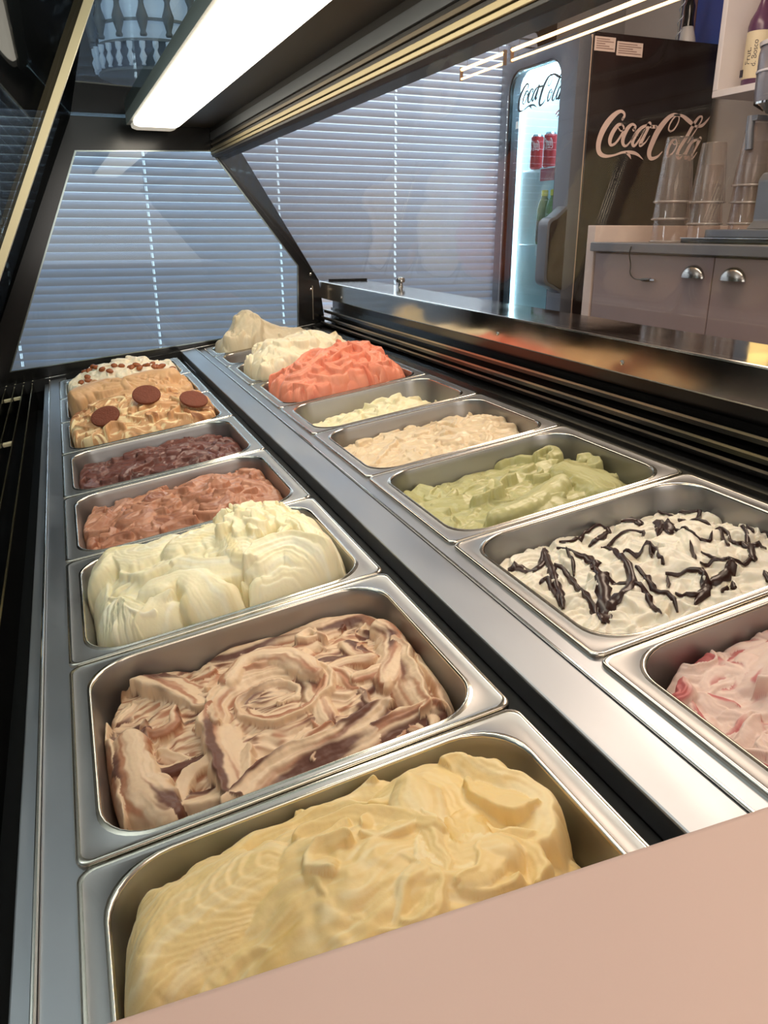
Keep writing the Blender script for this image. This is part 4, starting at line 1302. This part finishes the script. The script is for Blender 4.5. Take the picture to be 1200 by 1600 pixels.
MB().tube([tuple(p) for p in catmull([(CX - .026, 2.366, zz(-.050)), (CX - .027, 2.372, zz(-.075)), (CX - .008, 2.384, zz(-.110)), (CX - .006, 2.384, zz(-.140)), (CX - .006, 2.360, zz(-.156)), (CX - .006, 2.322, zz(-.158))], 26)], .0022, 6).build('cord', BLACK, cab, None, 0, True)
MB().tube([(CX - .006, 2.322, zz(-.158)), (CX - .006, 2.315, zz(-.158)), (CX - .006, 2.275, zz(-.156))], [.004, .0055, .0055], 8).build('plug', BLACK, cab, None, 0, True)
MB().box((CX - .009, 2.252, zz(-.159)), (CX - .003, 2.275, zz(-.153))).build('plug_tip', CHROME, cab)

# clear plastic cups stacked upside down
CLEAR = glass_mat('clear_plastic', (236, 228, 224), 1.0, haze=0.06)
RIMM = glass_mat('clear_rim', (226, 216, 210), 1.0, haze=0.25)
def cup_body():
    m = MB()
    m.lathe([(.0565, .002), (.0555, .010), (.0390, .182), (.0375, .186)], n=32)
    m.f = [q for q in m.f if len(q) == 4] + [m.f[-1]]
    return m
def cup_rim():
    m = MB()
    pr = [(.0565 + .0032 * math.cos(a), .0035 + .0032 * math.sin(a)) for a in np.linspace(0, 2 * math.pi, 9)]
    m.lathe(pr, n=32)
    m.f = [q for q in m.f if len(q) == 4]
    return m
cupA = None
def cup(x, y, z, lab, sc=1.0):
    global cupA
    M = Matrix.Translation((x, y, z)) @ Matrix.Scale(sc, 4)
    if cupA is None:
        cupA = thing('plastic_cup', lab, 'cup', (0, 0, 0), 'clear cups stacked upside down')
        cup_body().build('cup_wall', CLEAR, cupA, None, 0, True)
        cup_rim().build('cup_rim', RIMM, cupA, None, 0, True)
        cupA.matrix_basis = M
        return
    o = copy_tree(cupA, M)
    o['label'] = lab
order = ('lowest', 'second lowest', 'third from bottom', 'topmost')
for (x, y, sc, zs, nm) in ((2.02, 2.385, 1.12, (-.038, .036, .092), 'nearest the fridge'), (2.06, 2.262, 1.0, (-.038, .020, .088), 'in the middle'), (2.10, 2.122, .98, (-.038, .020, .084, .135), 'beside the coffee machine')):
    for k, z in enumerate(zs):
        w = order[k] if k < len(zs) - 1 else 'topmost'
        cup(x, y, zz(z), 'clear upside-down cup, %s of the stack %s' % (w, nm), sc)

# coffee machine at the right edge
ESP = mat('machine_grey', (112, 114, 120), 0.35, 0.6)
cm = thing('coffee_machine', 'grey coffee machine with a black drip tray on the worktop', 'coffee machine', (2.25, 1.85, zz(-.0385)))
MB().box((1.985, 1.55, zz(-.0380)), (2.44, 2.285, zz(-.022))).build('drip_tray', BLACKG, cm, None, .004)
MB().box((1.983, 1.55, zz(-.0225)), (1.987, 2.285, zz(-.0205))).build('tray_rim', CHROME, cm)
MB().box((2.03, 1.56, zz(-.0215)), (2.44, 2.225, zz(.006))).build('machine_base', ESP, cm, None, .004)
MB().prism([(2.035, zz(.0065)), (2.06, zz(.03)), (2.06, zz(.15)), (2.075, zz(.172)), (2.40, zz(.172)), (2.40, zz(.0065))], 'y', 1.60, 2.055).build('machine_body', ESP, cm, None, .006)
MB().box((2.08, 1.60, zz(.1725)), (2.40, 1.93, zz(.340))).build('machine_tower', ESP, cm, None, .006)
MB().box((2.10, 1.931, zz(.318)), (2.14, 2.09, zz(.340))).build('hopper_arm', ESP, cm, None, .003)
MB().box((2.0562, 1.90, zz(.03)), (2.0590, 1.985, zz(.15))).build('front_lamp', mat('warm_panel', (255, 222, 150), .4, emit=(255, 214, 130), estr=1.6), cm)
MB().tube([(2.05, 2.10, zz(.24)), (2.05, 2.108, zz(.300)), (2.055, 2.112, zz(.335))], [.012, .012, .013], 12).build('steam_pipe', ESP, cm, None, 0, True)
MB().box((2.046, 2.080, zz(.322)), (2.11, 2.104, zz(.336))).build('pipe_arm', ESP, cm)
gr = thing('grinder_hopper', 'smoky clear bean hopper with a chrome collar at the right edge', 'hopper', (2.12, 2.06, zz(.3405)))
M = Matrix.Translation((2.12, 2.06, 0))
MB().lathe([(.045, zz(.3405)), (.062, zz(.352)), (.084, zz(.366)), (.084, zz(.372))], n=32).build('collar', CHROME, gr, M, 0, True)
MB().lathe([(.083, zz(.372)), (.086, zz(.40)), (.088, zz(.50)), (.084, zz(.525)), (.080, zz(.530))], n=32).build('hopper_bowl', mat('smoky_plastic', (112, 110, 118), 0.12), gr, M, 0, True)
MB().lathe([(.0892, zz(.452)), (.0898, zz(.455)), (.0892, zz(.458))], n=32).build('bowl_band', mat('pale_band', (190, 190, 196), .3), gr, M, 0, True)
MB().lathe([(.088, zz(.5245)), (.090, zz(.535)), (.060, zz(.548)), (.012, zz(.552))], n=32).build('hopper_lid', mat('lid_white', (206, 200, 198), .3), gr, M, 0, True)
# white notice with dark letters on the wall behind the machine
nt_ = thing('wall_notice', 'white notice board with a large dark letter behind the coffee machine', 'sign', (2.66, 2.45, zz(.12)))
MB().box((2.735, 2.02, zz(.12)), (2.748, 2.66, zz(.47))).build('board', mat('notice_white', (222, 200, 186), .5), nt_)
sv, sf_ = brush([[(2.44, .43, .05), (2.50, .41, .06), (2.53, .36, .06), (2.49, .31, .06), (2.44, .28, .07), (2.42, .22, .06), (2.47, .18, .06), (2.53, .18, .04)]])
link('letter', pydata('letter', [(2.7345, y, zz(z)) for y, z in sv], sf_), mat('letter_dark', (58, 50, 50), .5), nt_)

# open wall shelf with fruit syrups
sh = thing('wall_shelf', 'white open box shelf on the wall at upper right', 'shelf', (2.58, 2.3, zz(.47)))
SW = mat('shelf_white', (214, 206, 204), .5)
MB().box((2.40, 1.75, zz(.478)), (2.745, 2.684, zz(.502))).build('shelf_board', SW, sh, None, .002)
MB().box((2.40, 2.660, zz(.5025)), (2.745, 2.684, zz(.98))).build('side_board', SW, sh, None, .002)
MB().box((2.40, 1.75, zz(.9805)), (2.745, 2.684, zz(1.004))).build('top_board', SW, sh, None, .002)
MB().box((2.735, 1.75, zz(.503)), (2.745, 2.6595, zz(.98))).build('back_board', mat('shelf_back', (190, 170, 162), .6), sh)
SYR = mat('berry_syrup', (84, 50, 78), 0.25)
LABC = mat('label_cream', (206, 190, 158), 0.6)
prof = [(.040, 0), (.0445, .006), (.0445, .205), (.040, .225), (.024, .255), (.0135, .285), (.0135, .325)]
b1 = bottle('syrup_bottle', 'purple syrup bottle with a cream hand-lettered label at the left end of the wall shelf', 'bottle', 2.50, 2.585, zz(.5025), prof, SYR, mat('cap_purple', (80, 48, 78), .4), LABC, (.03, .185), 'syrup bottles on the wall shelf')
b2 = bottle('syrup_bottle', 'dark red syrup bottle second from the left on the wall shelf', 'bottle', 2.53, 2.475, zz(.5025), prof, mat('dark_red_syrup', (74, 22, 32), .25), mat('cap_dark', (60, 24, 30), .4), LABC, (.03, .13), 'syrup bottles on the wall shelf')
def text_on_label(parent, txt, yc, zc, size, ang0):
    cu = bpy.data.curves.new('lettering', 'FONT')
    cu.body = txt
    cu.size = size
    tmp = bpy.data.objects.new('lettering', cu)
    COL.objects.link(tmp)
    dg = bpy.context.evaluated_depsgraph_get()
    me = bpy.data.meshes.new_from_object(tmp.evaluated_get(dg))
    bpy.data.objects.remove(tmp)
    bpy.data.curves.remove(cu)
    # text runs up the bottle and wraps round it
    for vt in me.vertices:
        x, y = vt.co.x, vt.co.y
        a = math.pi + ang0 - y / .0455
        vt.co = (2.50 + .0456 * math.cos(a), 2.585 + .0456 * math.sin(a), zz(.5025) + zc + x)
    me.materials.clear()
    o = link('label_lettering', me, mat('ink', (46, 40, 48), .6), parent)
    return o
text_on_label(b1, 'Frut.', 0, .075, .030, .26)
text_on_label(b1, 'd. Bosco', 0, .068, .025, .74)
MB().box((2.454, 2.600, zz(.540)), (2.4575, 2.612, zz(.565))).build('label_mark', mat('ink', (46, 40, 48)), b1)

# glowing bars standing for warm streaks reflected in the glass, hung on wires
WARM = mat('warm_streak', (255, 230, 190), .4, emit=(255, 196, 130), estr=5.0)
for (ya, yb, lab) in ((2.87, 3.22, 'short warm glowing bar near the fridge, standing for a streak reflected in the glass'), (1.70, 2.82, 'long warm glowing bar over the staff aisle, standing for a streak reflected in the glass')):
    za, zb = zz(.608), zz(.575)
    t = thing('reflected_streak', lab, 'lamp', (1.6, (ya + yb) / 2, zb), 'glowing bars for streaks reflected in the glass')
    MB().tube([(1.6, ya, za), (1.6, yb, za)], .0065, 8).build('streak_bar', WARM, t, None, 0, True)
    MB().tube([(1.6, ya, zb), (1.6, yb, zb)], .0045, 8).build('streak_bar', WARM, t, None, 0, True)
    for y in (ya, yb):
        MB().box((1.594, y - .004, zb - .007), (1.606, y + .004, za + .009)).build('end_clip', mat('clip_grey', (130, 110, 96), .4, .6), t)
    for y in (ya + .05, yb - .05):
        MB().tube([(1.6, y, za + .006), (1.6, y, H)], .0008, 5).build('hanging_wire', mat('wire_grey', (120, 110, 104), .4, .7), t)

# hanging lamp with turned balusters, seen through the top glass
lamp = thing('baluster_lamp', 'white hanging lamp shade with grey turned balusters seen through the top glass', 'lamp', (.40, 3.18, zz(.48)))
LC = (.40, 3.18, 0)
LM = Matrix.Translation(LC)
SHADE = mat('shade_white', (216, 224, 236), .6, emit=(206, 222, 255), estr=.6)
for za, zb, sm_ in ((.584, .738, SHADE), (.500, .5835, mat('shade_lower', (96, 108, 128), .6))):
    m = MB().lathe([(.180, zz(za)), (.182, zz(za + .004)), (.182, zz(zb - .004)), (.180, zz(zb))], n=40)
    m.f = [q for q in m.f if len(q) == 4]
    m.build('shade', sm_, lamp, LM, 0, True)
for z in (.500, .582, .640, .735):
    MB().lathe([(.184, zz(z - .004)), (.192, zz(z - .004)), (.192, zz(z + .004)), (.184, zz(z + .004))], n=40).build('shade_ring', mat('shade_grey', (136, 142, 150), .5), lamp, LM, 0, True)
balp = [(.010, 0), (.012, .006), (.008, .014), (.016, .040), (.019, .056), (.010, .082), (.008, .096), (.015, .112), (.016, .136), (.016, .146)]
bal = MB().lathe(balp, n=10)
bme = pydata('baluster', bal.v, bal.f, True)
bme.materials.append(mat('baluster_grey', (112, 116, 122), .5))
for k in range(16):
    a = 2 * math.pi * (k + .3) / 16
    link('baluster', bme, None, lamp, Matrix.Translation((LC[0] + .206 * math.cos(a), LC[1] + .206 * math.sin(a), zz(.588))))
sml = MB().lathe([(r * .60, z * .47) for r, z in balp], n=8)
sme = pydata('small_baluster', sml.v, sml.f, True)
sme.materials.append(mat('baluster_white', (222, 230, 246), .5, emit=(206, 222, 255), estr=.45))
for k in range(30):
    a = 2 * math.pi * k / 30
    link('small_baluster', sme, None, lamp, Matrix.Translation((LC[0] + .199 * math.cos(a), LC[1] + .199 * math.sin(a), zz(.506))))
MB().tube([(LC[0], LC[1], zz(.735)), (LC[0], LC[1], H)], .003, 6).build('lamp_cord', BLACK, lamp)

# small things on the ledge
kb = thing('ledge_knob', 'small chrome knob standing on the far end of the steel ledge', 'knob', (.905, 2.17, zz(-.152)))
M = Matrix.Translation((.905, 2.17, zz(-.152)))
MB().lathe([(.008, 0), (.006, .006), (.006, .010)], n=16).build('knob_stem', CHROME, kb, M, 0, True)
MB().lathe([(.006, .010), (.0125, .014), (.0135, .020), (.010, .026), (.003, .028)], n=18).build('knob_head', CHROME, kb, M, 0, True)
